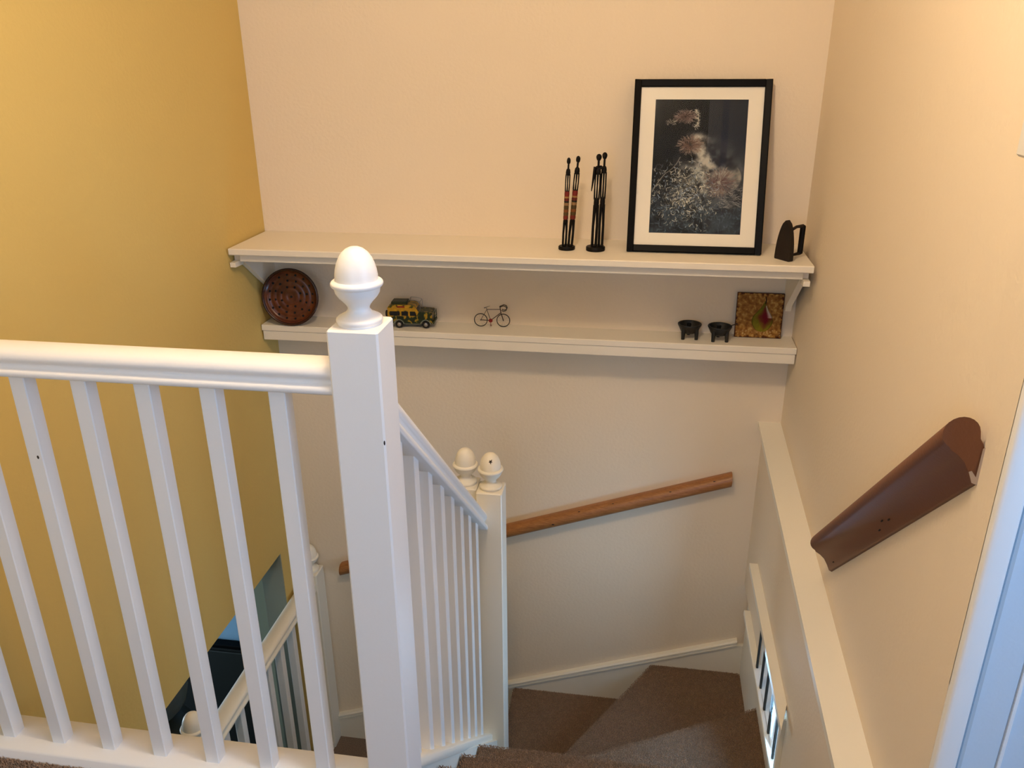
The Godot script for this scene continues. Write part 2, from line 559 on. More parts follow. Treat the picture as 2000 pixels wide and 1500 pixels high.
func build_windows() -> void:
	# low window in the right wall beside the winders: sloping view of bright panes between dark-edged bars
	var w := struct_root("window_1", "low window strip with bright sky-blue panes in the right wall beside the stairs", "window")
	var z0 := -2.52
	var z1 := -2.045
	var y0 := -0.600
	var y1 := -0.385
	var st := begin()   # narrow board over the opening, cut off at an angle at its near end
	extrude(st, [Vector2(0.512, -2.80), Vector2(0.478, -2.80), Vector2(0.478, -1.945), Vector2(0.512, -2.06)], Vector3(0, -0.372, 0), Vector3(0, -0.350, 0), Vector3(1, 0, 0), Vector3(0, 0, 1))
	part("top_casing", st, M.offwhite, w)
	st = begin()
	box(st, Vector3(0.485, y0 - 0.024, -2.84), Vector3(0.556, y0, -1.90), 0.002)
	part("sill", st, M.offwhite, w)
	st = begin()
	box(st, Vector3(0.494, y0, z1), Vector3(0.515, y1, z1 + 0.018), 0.002)
	part("jamb", st, M.offwhite, w)
	var bars := [-2.505, -2.400, -2.295, -2.190, -2.085]
	for z in bars:
		st = begin()
		box(st, Vector3(0.4945, y0, z - 0.006), Vector3(0.5020, y1, z + 0.006), 0.0008)
		part("glazing_bar", st, M.dark_wood, w)
	for k in bars.size():
		var zb: float = z1 if k == bars.size() - 1 else bars[k + 1] - 0.006
		st = begin()
		box(st, Vector3(0.4975, y0, bars[k] + 0.006), Vector3(0.4995, y1, zb), 0.0002)
		part("pane", st, M.glass, w)
	var w2 := struct_root("window_2", "landing window behind the camera, to the left", "window")
	window_frame(w2, Vector3(-1.1, 0.85, 1.64), Vector3(0.0, 2.05, 1.69), 2)
	var w3 := struct_root("window_3", "landing window in the end wall right of the camera", "window")
	window_frame(w3, Vector3(XE + 0.03, 0.85, -0.85), Vector3(XE + 0.08, 2.05, 0.3), 0)

# ---------------------------------------------------------------- stairs
var piles := []

func tread(poly: Array, top: float, bottom: float, parent: Node) -> void:
	# carpeted step: outline seen from above (x, z), rounded over its edges
	var st := begin()
	var pv := PackedVector2Array(poly)
	if Geometry2D.is_polygon_clockwise(pv):
		pv.reverse()
	var n := pv.size()
	var rings := []
	for k in [[0.0, bottom], [0.0, top - 0.016], [0.002, top - 0.009], [0.007, top - 0.003], [0.016, top]]:
		var q := pv
		if k[0] > 0.0:
			var off := Geometry2D.offset_polygon(pv, -k[0], Geometry2D.JOIN_MITER)
			q = off[0]
		var ring := []
		# match each corner to the nearest corner of the outline
		for i in n:
			var best := q[0]
			for p in q:
				if p.distance_to(pv[i]) < best.distance_to(pv[i]):
					best = p
			ring.append(Vector3(best.x, k[1], best.y))
		rings.append(ring)
	for r in rings.size() - 1:
		for i in n:
			fresh(st)
			var j := (i + 1) % n
			quad(st, rings[r][i], rings[r][j], rings[r + 1][j], rings[r + 1][i], true)
	flat(st)
	var topring: Array = rings[-1]
	var flat2 := PackedVector2Array()
	for p in topring:
		flat2.append(Vector2(p.x, p.z))
	var tr := Geometry2D.triangulate_polygon(flat2)
	for i in range(0, tr.size(), 3):
		var a: Vector3 = topring[tr[i]]
		var b: Vector3 = topring[tr[i + 1]]
		var c: Vector3 = topring[tr[i + 2]]
		tri(st, a, b, c, (b - a).cross(c - a).y < 0.0)
	var t := part("stair_tread", st, M.carpet, parent)
	if top > -1.4:
		piles.append([pv, top, t])

func string_y(z: float) -> float:   # top of the capping between the two upper newels
	return 0.05 + (z + 1.324) * 0.937

func build_stairs() -> void:
	var s := thing("staircase", "brown carpeted stairs turning left in winders below the landing", "staircase")
	var xa := -0.45
	var xb := 0.545
	var xu := 0.508
	var rise := 0.2175
	tread([Vector2(xa, -1.29), Vector2(xu, -1.29), Vector2(xu, -1.55), Vector2(xa, -1.55)], -rise, -rise * 2 - 0.02, s)
	tread([Vector2(xa, -1.50), Vector2(xu, -1.50), Vector2(xu, -1.80), Vector2(xa, -1.80)], -rise * 2, -rise * 3 - 0.02, s)
	tread([Vector2(xa, -1.75), Vector2(xu, -1.75), Vector2(xu, -2.05), Vector2(xa, -2.05)], -rise * 3, -rise * 4 - 0.02, s)
	# winders
	tread([Vector2(xa, -2.0), Vector2(xb, -2.0), Vector2(xb, -2.60), Vector2(-0.11, -2.256), Vector2(-0.40, -2.10), Vector2(xa, -2.10)], -rise * 4, -rise * 5 - 0.02, s)
	tread([Vector2(-0.45, -2.05), Vector2(-0.11, -2.20), Vector2(xb, -2.53), Vector2(0.544, -3.02), Vector2(0.50, -3.05), Vector2(0.15, -3.05), Vector2(-0.201, -2.458), Vector2(-0.40, -2.13)], -rise * 5, -rise * 6 - 0.02, s)
	tread([Vector2(-0.45, -2.1), Vector2(-0.30, -2.22), Vector2(0.20, -3.045), Vector2(-0.47, -3.045), Vector2(-0.492, -3.02), Vector2(-0.492, -2.38)], -rise * 6, -rise * 7 - 0.02, s)
	tread([Vector2(-0.45, -2.40), Vector2(-0.45, -3.045), Vector2(-0.92, -3.045), Vector2(-0.70, -2.42)], -rise * 7, -1.76, s)
	# inner string with its capping
	var st := begin()
	var zs := [-1.324, -2.385]
	var pol := [Vector2(-1.324, string_y(-1.324) - 0.03), Vector2(-2.385, string_y(-2.385) - 0.03), Vector2(-2.385, -1.3), Vector2(-2.1, -1.15), Vector2(-1.324, -0.36)]
	extrude(st, pol, Vector3(-0.452, 0, 0), Vector3(-0.478, 0, 0), Vector3(0, 0, 1), Vector3(0, 1, 0))
	part("string_board", st, M.offwhite, s)
	st = begin()   # panelled side under the flight, closing it to the lower stairs
	var sp := [Vector2(-1.324, -0.2), Vector2(-2.43, -1.2), Vector2(-2.43, -1.75), Vector2(-1.324, -1.75)]
	extrude(st, sp, Vector3(-0.50, 0, 0), Vector3(-0.52, 0, 0), Vector3(0, 0, 1), Vector3(0, 1, 0))
	part("spandrel_panel", st, M.offwhite, s)
	# moulded skirting that follows the winders along the back wall
	st = begin()
	var k := 0.366
	var sk := [Vector2(0.505, -0.918), Vector2(-1.40, -0.918 - 1.905 * k), Vector2(-1.40, -1.9), Vector2(0.545, -1.9), Vector2(0.545, -0.935), Vector2(0.505, -0.935)]
	extrude(st, sk, Vector3(0, 0, ZB), Vector3(0, 0, ZB + 0.018), Vector3(1, 0, 0), Vector3(0, 1, 0))
	var A := Vector3(0.505, -0.905, ZB)
	var B := Vector3(-1.40, -0.905 - 1.905 * k, ZB)
	var bead := [Vector2(0, 0.0), Vector2(0.020, 0.0), Vector2(0.026, -0.006), Vector2(0.026, -0.014), Vector2(0.021, -0.019), Vector2(0.024, -0.022), Vector2(0.024, -0.030), Vector2(0.018, -0.034), Vector2(0, -0.034)]
	extrude(st, bead, A, B, Vector3(0, 0, 1), Vector3(0, 1, 0), 25)
	struct("baseboard_back", st, M.offwhite, "white moulded skirting sloping down the back wall beside the winder stairs", "skirting")
	st = begin()   # right-hand skirting beside the winders
	box(st, Vector3(0.532, -1.75, ZB + 0.018), Vector3(0.545, -0.66, -2.0), 0.002)
	struct("baseboard_right", st, M.offwhite, "white board on the right wall beside the winder stairs below the window", "skirting")
	# lower landing
	st = begin()
	box(st, Vector3(XL - 0.08, -1.94, ZB), Vector3(0.545, -1.74, -0.6), 0.004)
	struct("floor_lower", st, M.carpet, "dark brown carpet at the foot of the winders, seen left of the tall newel", "floor")
	st = begin()   # wall closing the well under the landing
	box(st, Vector3(XL, -1.74, -0.7), Vector3(0.6, -0.2, -0.6))
	struct("wall_under_landing", st, M.cream, "cream wall under the landing, hidden behind the balusters", "wall")

# ---------------------------------------------------------------- newels, rails, balusters
func acorn(h := 1.0) -> Array:
	var p := [Vector2(0.0, 0.0), Vector2(0.0375, 0.0)]
	p += arc(Vector2(0.0335, 0.0085), 0.0060, -60, 80, 6)
	p += [Vector2(0.0315, 0.0165), Vector2(0.0235, 0.0205), Vector2(0.0188, 0.0262), Vector2(0.0184, 0.0302), Vector2(0.0208, 0.0350), Vector2(0.0262, 0.0415), Vector2(0.0328, 0.0485), Vector2(0.0372, 0.0555), Vector2(0.0388, 0.0630)]
	p += arc(Vector2(0.0385, 0.0710), 0.0057, -80, 85, 7)
	p += [Vector2(0.0362, 0.0775), Vector2(0.0358, 0.0850), Vector2(0.0345, 0.0950), Vector2(0.0318, 0.1050), Vector2(0.0278, 0.1145), Vector2(0.0222, 0.1230), Vector2(0.0150, 0.1292), Vector2(0.0075, 0.1325), Vector2(0.0, 0.1335)]
	return p

func newel(x: float, z: float, top: float, bottom: float, label: String, m: Material) -> Node3D:
	var t := thing("newel_post", label, "newel post", Vector3(x, bottom, z))
	var st := begin()
	cbox(st, Vector3(0, (top - bottom) / 2, 0), Vector3(0.09, top - bottom, 0.09), 0.0035)
	part("post", st, m, t)
	st = begin()
	lathe(st, acorn(), 40, Transform3D(Basis.IDENTITY, Vector3(0, top - bottom - 0.001, 0)), 42)
	part("acorn_finial", st, m, t)
	return t

func rail_profile(h: float, w: float) -> Array:   # moulded handrail: rounded crown, hollow sides, bead at the foot
	var half := [Vector2(0.5, 0.0), Vector2(0.545, 0.04), Vector2(0.565, 0.11), Vector2(0.560, 0.18), Vector2(0.535, 0.235), Vector2(0.48, 0.27), Vector2(0.42, 0.30), Vector2(0.395, 0.36), Vector2(0.405, 0.44), Vector2(0.45, 0.50), Vector2(0.495, 0.54), Vector2(0.525, 0.61), Vector2(0.52, 0.71), Vector2(0.48, 0.81), Vector2(0.40, 0.895), Vector2(0.27, 0.958), Vector2(0.12, 0.99), Vector2(0.0, 1.0)]
	var o := []
	for p in half:
		o.append(Vector2(p.x * w, p.y * h))
	for i in range(half.size() - 2, -1, -1):
		o.append(Vector2(-half[i].x * w, half[i].y * h))
	return o

func baluster(at: Vector3, h: float, slope: float, parent: Node, m: Material, s := 0.032) -> MeshInstance3D:
	# square stick with eased edges; its ends follow the slope of the rail
	var st := begin()
	flat(st)
	var rings := []
	for k in [[0.0, 0.0018], [h, 0.0018]]:
		var ring := []
		var a := s / 2
		var c: float = k[1]
		for p in [Vector2(a, -a + c), Vector2(a, a - c), Vector2(a - c, a), Vector2(-a + c, a), Vector2(-a, a - c), Vector2(-a, -a + c), Vector2(-a + c, -a), Vector2(a - c, -a)]:
			var dy: float = p.y * slope if (k[0] == 0.0 or k[0] == h) else 0.0
			ring.append(at + Vector3(p.x, k[0] + dy, p.y))
		rings.append(ring)
	for r in rings.size() - 1:
		for i in 8:
			var j := (i + 1) % 8
			away(st, [rings[r][i], rings[r][j], rings[r + 1][j], rings[r + 1][i]], at + Vector3(0, (rings[r][i].y + rings[r + 1][i].y) / 2 - at.y, 0))
	away(st, rings[0], at + Vector3(0, h / 2, 0))
	away(st, rings[-1], at + Vector3(0, h / 2, 0))
	return part("baluster", st, m, parent)

func build_balustrades() -> void:
	var nm := newel(-0.4674, -1.279, 1.0712, -0.30, "tall white square newel post with acorn finial at the landing corner, nearest the camera", M.white)
	var nr := newel(-0.467, -2.430, 0.114, -1.52, "white newel post with a chipped acorn finial, right of the close pair down the stairs", M.offwhite)
	newel(-0.5585, -2.452, 0.114, -1.74, "white newel post with unmarked acorn finial, left of the close pair down the stairs", M.offwhite)
	newel(-1.43, -3.000, -0.711, -1.74, "small white acorn-topped newel against the back wall at the lower landing", M.offwhite)
	newel(-1.43, -1.965, -0.711, -1.74, "white acorn-topped newel low at left, near end of the lower balustrade", M.offwhite)
	var st := begin()   # star of chipped paint on the right acorn
	var dir := Vector3(0.22, 0.45, 0.86).normalized()
	for k in 5:
		var a := TAU * k / 5 + 0.3
		var uu := dir.cross(Vector3.UP).normalized()
		var vv := dir.cross(uu)
		var tip := (uu * cos(a) + vv * sin(a)) * (0.006 + 0.002 * (k % 2))
		var c := Vector3(0.0062, 0.1130, 0.0280)
		tube(st, [c, c + tip * 0.5 + dir * 0.0004, c + tip], [0.0020, 0.0018, 0.0008], 6)
	var fin: Node3D = nr.get_node("acorn_finial")
	var chip := part("paint_chip", st, M.chip, fin)
	chip.position = Vector3(0, 0.114 + 1.52, 0)
	tag(chip, "dark star-shaped chip in the paint", "")
	st = begin()   # nick on the tall newel's near edge
	ball(st, Vector3(0.0425, 0.868 + 0.30, 0.0432), Vector3(0.0018, 0.0048, 0.0018), 8)
	tag(part("paint_chip", st, M.chip, nm.get_node("post")), "small dark nick on the post's edge", "")
	# landing balustrade
	var b := thing("landing_balustrade", "white landing balustrade with moulded handrail and square balusters, left of the tall newel", "balustrade")
	st = begin()
	extrude(st, rail_profile(0.056, 0.066), Vector3(XL, 0.949, -1.277), Vector3(-0.5124, 0.949, -1.277), Vector3(0, 0, 1), Vector3(0, 1, 0), 60)
	part("handrail", st, M.white, b)
	st = begin()
	extrude(st, [Vector2(-0.052, -0.2), Vector2(0.052, -0.2), Vector2(0.052, 0.022), Vector2(0.047, 0.027), Vector2(-0.047, 0.027), Vector2(-0.052, 0.022)], Vector3(XL, 0, -1.279), Vector3(-0.5124, 0, -1.279), Vector3(0, 0, 1), Vector3(0, 1, 0), 60)
	part("base_rail", st, M.white, b)
	for x in [-0.627, -0.7595, -0.888, -1.0155, -1.1415, -1.268, -1.395]:
		var bl := baluster(Vector3(x, 0.026, -1.277), 0.926, 0.0, b, M.white)
		if x == -1.1415:
			st = begin()
			ball(st, Vector3(x + 0.006, 0.775, -1.2612), Vector3(0.0028, 0.004, 0.0006), 8)
			var n := part("paint_chip", st, M.chip, bl)
			tag(n, "small dark nick in the paint", "")
	# stair balustrade between the tall newel and the pair
	var sb := thing("stair_balustrade", "white balustrade sloping down beside the upper stairs to the close pair of newels", "balustrade")
	st = begin()
	var sl := 0.8405
	extrude(st, rail_profile(0.080, 0.062), Vector3(-0.467, 0.862, -1.322), Vector3(-0.506, -0.030, -2.386), Vector3(1, 0, 0), Vector3(0, 1, 0), 60)
	part("handrail", st, M.white, sb)
	st = begin()
	extrude(st, [Vector2(-0.034, 0), Vector2(0.034, 0), Vector2(0.036, 0.006), Vector2(0.036, 0.030), Vector2(0.031, 0.036), Vector2(-0.031, 0.036), Vector2(-0.036, 0.03), Vector2(-0.036, 0.006)], Vector3(-0.467, string_y(-1.322) - 0.036, -1.322), Vector3(-0.506, string_y(-2.386) - 0.036, -2.386), Vector3(1, 0, 0), Vector3(0, 1, 0), 60)
	part("base_rail", st, M.offwhite, sb)
	for k in 8:
		var z := -1.415 - 0.1235 * k
		var f := (z + 1.322) / -1.064
		var y0 := string_y(z) - 0.004
		var y1 := lerpf(0.862, -0.030, f) + 0.006
		baluster(Vector3(lerpf(-0.467, -0.506, f), y0, z), y1 - y0, 0.88, sb, M.white)
	# lower balustrade along the foot of the yellow wall
	var lb := thing("lower_balustrade", "white balustrade down at the lower landing, seen between the landing balusters", "balustrade")
	st = begin()
	extrude(st, rail_profile(0.056, 0.066), Vector3(-1.43, -0.800, -2.010), Vector3(-1.43, -0.800, -2.955), Vector3(1, 0, 0), Vector3(0, 1, 0), 60)
	part("handrail", st, M.offwhite, lb)
	st = begin()
	box(st, Vector3(-1.47, -1.74, -2.955), Vector3(-1.39, -1.70, -2.010), 0.004)
	part("base_rail", st, M.offwhite, lb)
	for k in 7:
		baluster(Vector3(-1.43, -1.702, -2.124 - 0.1222 * k), 0.905, 0.0, lb, M.white)

# ---------------------------------------------------------------- shelves
func build_shelves() -> void:
	var u := thing("wall_shelf", "upper long white wall shelf holding the framed picture and carved figures", "shelf", Vector3(0, 0.846, ZB))
	var st := begin()
	extrude(st, [Vector2(0, -0.024), Vector2(0.323, -0.024), Vector2(0.326, -0.021), Vector2(0.326, -0.003), Vector2(0.323, 0.0), Vector2(0, 0.0)], Vector3(XL + 0.008, 0, 0), Vector3(0.556, 0, 0), Vector3(0, 0, 1), Vector3(0, 1, 0))
	part("shelf_board", st, M.shelf, u)
	st = begin()
	box(st, Vector3(XL + 0.035, -0.052, 0.280), Vector3(0.53, -0.024, 0.300), 0.0015)
	part("fascia", st, M.shelf, u)
	for x in [XL + 0.004, 0.530]:
		st = begin()
		extrude(st, [Vector2(0.0, -0.024), Vector2(0.0, -0.235), Vector2(0.052, -0.235), Vector2(0.060, -0.212), Vector2(0.250, -0.064), Vector2(0.262, -0.072), Vector2(0.318, -0.070), Vector2(0.318, -0.053), Vector2(0.279, -0.052), Vector2(0.279, -0.024)], Vector3(x, 0, 0), Vector3(x + 0.021, 0, 0), Vector3(0, 0, 1), Vector3(0, 1, 0))
		part("bracket", st, M.shelf, u)
	var l := thing("wall_shelf", "lower narrower white wall shelf holding the toy car, bicycle and bowls", "shelf", Vector3(0, 0.498, ZB))
	st = begin()
	extrude(st, [Vector2(0, -0.0225), Vector2(0.137, -0.0225), Vector2(0.137, -0.003), Vector2(0.134, 0.0), Vector2(0, 0.0)], Vector3(XL + 0.004, 0, 0), Vector3(0.572, 0, 0), Vector3(0, 0, 1), Vector3(0, 1, 0))
	part("shelf_board", st, M.shelf, l)
	st = begin()
	box(st, Vector3(XL + 0.006, -0.062, 0.112), Vector3(0.570, -0.0245, 0.134), 0.0015)
	part("fascia", st, M.shelf, l)
	st = begin()
	box(st, Vector3(XL + 0.006, -0.062, 0.0), Vector3(0.560, -0.0225, 0.022), 0.0015)
	part("batten", st, M.shelf, l)

func build_wall_rails() -> void:
	# varnished pine mopstick along the back wall
	var p := thing("wall_handrail", "varnished pine handrail running down the back wall behind the newels", "handrail")
	var st := begin()
	var prof := [Vector2(0.0, -0.022), Vector2(0.012, -0.026)] + arc(Vector2(0.026, 0.0), 0.028, -80, 80, 12) + [Vector2(0.012, 0.026), Vector2(0.0, 0.022)]
	var k := 0.3535
	var A := Vector3(0.408, -0.110, ZB)
	var B := Vector3(-1.292, -0.110 - 1.70 * k, ZB)
	extrude(st, prof, A, B, Vector3(0, 0, 1), Vector3(0, 1.06, 0), 50)
	var rail := part("rail", st, M.pine, p)
	for q in [[0.17, 0.019], [-0.06, 0.023], [-0.20, 0.022], [-0.31, -0.004], [0.34, 0.02]]:
		st = begin()
		var y: float = -0.110 - (0.408 - q[0]) * k + q[1]
		ball(st, Vector3(q[0], y, ZB + 0.026 + sqrt(maxf(0.0, 0.028 * 0.028 - q[1] * q[1]))), Vector3(0.006, 0.003, 0.0012), 8)
		var kn := part("knot", st, M.knot, rail)
		tag(kn, "dark knot in the pine", "")
	# brown painted rail on the right wall
	var b := thing("wall_handrail", "short chunky brown painted handrail sloping down the right wall", "handrail")
	st = begin()
	var pe := [Vector2(0.0, 0.0), Vector2(0.008, 0.004), Vector2(0.016, 0.022), Vector2(0.026, 0.040), Vector2(0.038, 0.052), Vector2(0.050, 0.060)] + arc(Vector2(0.040, 0.091), 0.029, -60, 170, 14) + [Vector2(0.009, 0.083), Vector2(0.003, 0.074), Vector2(0.0, 0.066)]
	extrude(st, pe, Vector3(XR, 0.820, -1.318), Vector3(XR, 0.138, -2.052), Vector3(-1, 0, 0), Vector3(0, 1.02, 0), 45)
	var br := part("rail", st, M.brown_paint, b)
	for q in [[0.42, 0.030], [0.46, 0.036], [0.50, 0.022], [0.93, 0.018]]:
		st = begin()
		var f: float = q[0]
		var base := Vector3(XR, 0.820, -1.318).lerp(Vector3(XR, 0.138, -2.052), f)
		ball(st, base + Vector3(-0.0215 - (q[1] - 0.03) * 0.6, q[1], 0), Vector3(0.0016, 0.0022, 0.008), 8, Basis(Vector3.RIGHT, -0.75))
		var sc := part("scuff", st, M.chip, br)
		tag(sc, "dark scuff in the brown paint", "")
	st = begin()   # bare edge where the cut end meets the wall
	extrude(st, [Vector2(0.0, -0.002), Vector2(0.009, 0.002), Vector2(0.017, 0.022), Vector2(0.013, 0.024), Vector2(0.004, 0.012), Vector2(0.003, 0.066), Vector2(0, 0.068)], Vector3(XR, 0.822, -1.316), Vector3(XR, 0.823, -1.3145), Vector3(-1, 0, 0), Vector3(0, 1, 0))
	var ed := part("filler_edge", st, M.raw_edge, b)
	tag(ed, "pale filler line round the cut end", "")

# ---------------------------------------------------------------- pictures (flat print only)
func plot(im: Image, x: float, y: float, r: float, c: Color, a: float) -> void:
	var w := im.get_width()
	var h := im.get_height()
	for j in range(maxi(0, int(y - r)), mini(h, int(y + r) + 2)):
		for i in range(maxi(0, int(x - r)), mini(w, int(x + r) + 2)):
			var d := Vector2(i - x, j - y).length() / maxf(r, 0.5)
			if d < 1.0:
				var k := a * (1.0 - d * d)
				im.set_pixel(i, j, im.get_pixel(i, j).lerp(c, k))

func stroke(im: Image, a: Vector2, b: Vector2, bend: Vector2, r: float, c: Color, al: float) -> void:
	var n := int(a.distance_to(b) / maxf(r * 0.6, 0.8)) + 2
	for k in n + 1:
		var t := float(k) / n
		var p := a.lerp(b, t) + bend * sin(t * PI)
		plot(im, p.x, p.y, r, c, al)

func thistle_print() -> ImageTexture:
	var W := 384
	var H := 552
	var im := Image.create(W, H, false, Image.FORMAT_RGB8)
	var rng := RandomNumberGenerator.new()
	rng.seed = 91
	var nz := FastNoiseLite.new()
	nz.seed = 4
	nz.frequency = 0.012
	nz.fractal_octaves = 5
	for j in H:
		for i in W:
			var v := float(j) / H
			var c := Color(0.035, 0.035, 0.05)
			if i > W * 0.585:
				c = Color(0.19, 0.195, 0.215).lerp(Color(0.13, 0.14, 0.17), float(i) / W)
				if i > W * 0.73 and i < W * 0.80:
					c = Color(0.10, 0.11, 0.165)
			var edge := 0.42 + 0.12 * nz.get_noise_2d(i * 0.8, j * 0.8)
			# pale mist mound rising to the right of centre
			var mound := exp(-pow((float(i) / W - 0.62) / 0.30, 2)) * exp(-pow((v - 0.56) / 0.16, 2))
			var low := smoothstep(edge + 0.10, 0.85, v)
			var n := nz.get_noise_2d(i, j)
			c = c.lerp(Color(0.24, 0.29, 0.34), clampf(low * (0.55 + 0.7 * n), 0, 1))
			c = c.lerp(Color(0.60, 0.62, 0.61), clampf(mound * (0.72 + 1.7 * n), 0, 1))
			var dome := Vector2((float(i) / W - 0.775) / 0.205, (v - 0.575) / 0.125).length()
			if dome < 1.0:
				c = c.lerp(Color(0.62, 0.60, 0.55), clampf((0.30 + 0.22 * smoothstep(0.55, 0.95, dome)) * (1.0 - smoothstep(0.93, 1.0, dome)) * (0.9 + 2.2 * n), 0, 0.9))
			var neck := exp(-pow((float(i) / W - 0.50 - (v - 0.3) * 0.50) / 0.105, 2)) * smoothstep(0.22, 0.3, v) * (1.0 - smoothstep(0.48, 0.58, v))
			c = c.lerp(Color(0.72, 0.71, 0.67), clampf(neck * (0.75 + 1.6 * n), 0, 1))
			im.set_pixel(i, j, c)
	# frosty seed heads: a cap of fine radiating hairs
	var heads := [[0.33, 0.125, 0.14, 0.055, Color(0.62, 0.56, 0.53), Color(0.17, 0.09, 0.08)], [0.40, 0.335, 0.15, 0.075, Color(0.66, 0.60, 0.54), Color(0.20, 0.10, 0.07)], [0.74, 0.61, 0.20, 0.115, Color(0.58, 0.52, 0.49), Color(0.24, 0.15, 0.16)]]
	for h in heads:
		for k in 360:
			var a := rng.randf() * TAU
			var r0 := rng.randf_range(0.05, 0.75)
			var r1 := r0 + rng.randf_range(0.15, 0.40)
			var p0 := Vector2(h[0] + cos(a) * h[2] * r0, h[1] + sin(a) * h[3] * r0) * Vector2(W, H)
			var p1 := Vector2(h[0] + cos(a) * h[2] * r1, h[1] + sin(a) * h[3] * r1) * Vector2(W, H)
			var c: Color = h[5].lerp(h[4], clampf(r1 * rng.randf_range(0.4, 1.05), 0, 1))
			stroke(im, p0, p1, Vector2(rng.randf_range(-4, 4), rng.randf_range(-4, 4)), rng.randf_range(0.8, 1.6), c.lightened(0.12) if rng.randf() < 0.4 else c, 0.6)
	# crest of the top head and its white fringe
	for k in 90:
		var t := rng.randf()
		var a := lerpf(-1.2, 1.1, t)
		var p := Vector2(0.40 + 0.075 * cos(a), 0.135 + 0.075 * sin(a)) * Vector2(W, H)
		stroke(im, p, p + Vector2(rng.randf_range(-16, 12), rng.randf_range(-8, 14)), Vector2(2, 2), 1.3, Color(0.78, 0.76, 0.70), 0.42)
	for k in 60:
		var p := Vector2(rng.randf_range(0.13, 0.24), rng.randf_range(0.15, 0.185)) * Vector2(W, H)
		stroke(im, p, p + Vector2(rng.randf_range(-10, 10), rng.randf_range(-7, 7)), Vector2.ZERO, 1.1, Color(0.66, 0.63, 0.58), 0.4)
	# frosted leaves and curls in the lower half
	for k in 900:
		var cx := clampf(rng.randfn(0.38, 0.17), 0.02, 0.97)
		var cy := clampf(rng.randfn(0.70, 0.11), 0.46, 0.97)
		var p := Vector2(cx * W, cy * H)
		var a := rng.randf() * TAU
		var l := rng.randf_range(4, 18)
		var g := rng.randf_range(0.25, 0.92)
		var c := Color(g, g * 0.99, g * 0.92) if rng.randf() < 0.6 else Color(g * 0.7, g * 0.78, g * 0.86)
		stroke(im, p, p + Vector2(cos(a), sin(a)) * l, Vector2(-sin(a), cos(a)) * rng.randf_range(-5, 5), rng.randf_range(1.0, 2.2), c, 0.75)
	for k in 420:
		var p := Vector2(rng.randf_range(0.0, 1.0) * W, rng.randf_range(0.78, 0.99) * H)
		var a := rng.randf() * TAU
		var g := rng.randf_range(0.22, 0.55)
		stroke(im, p, p + Vector2(cos(a), sin(a)) * rng.randf_range(4, 20), Vector2(rng.randf_range(-5, 5), rng.randf_range(-5, 5)), rng.randf_range(1.0, 2.2), Color(g * 0.75, g * 0.88, g), 0.5)
	for k in 260:
		var p := Vector2(clampf(rng.randfn(0.85, 0.1), 0.6, 1.0) * W, rng.randf_range(0.62, 0.80) * H)
		var g := rng.randf_range(0.3, 0.7)
		stroke(im, p, p + Vector2(rng.randf_range(4, 24), rng.randf_range(-9, 9)), Vector2(0, 2), 1.2, Color(g, g, g), 0.5)
	# the bent stem with its two small curls
	stroke(im, Vector2(0.01, 0.69) * Vector2(W, H), Vector2(0.145, 0.55) * Vector2(W, H), Vector2(-2, -3), 2.4, Color(0.55, 0.53, 0.48), 0.8)
	stroke(im, Vector2(0.145, 0.55) * Vector2(W, H), Vector2(0.30, 0.425) * Vector2(W, H), Vector2(6, 5), 2.2, Color(0.50, 0.47, 0.43), 0.8)
	for q in [[0.07, 0.50, 0.030], [0.125, 0.54, 0.022]]:
		for k in 22:
			var a := TAU * k / 22
			plot(im, (q[0] + cos(a) * q[2]) * W, (q[1] + sin(a) * q[2] * 0.65) * H, 3.0, Color(0.36, 0.37, 0.38), 0.5)
	return ImageTexture.create_from_image(im)

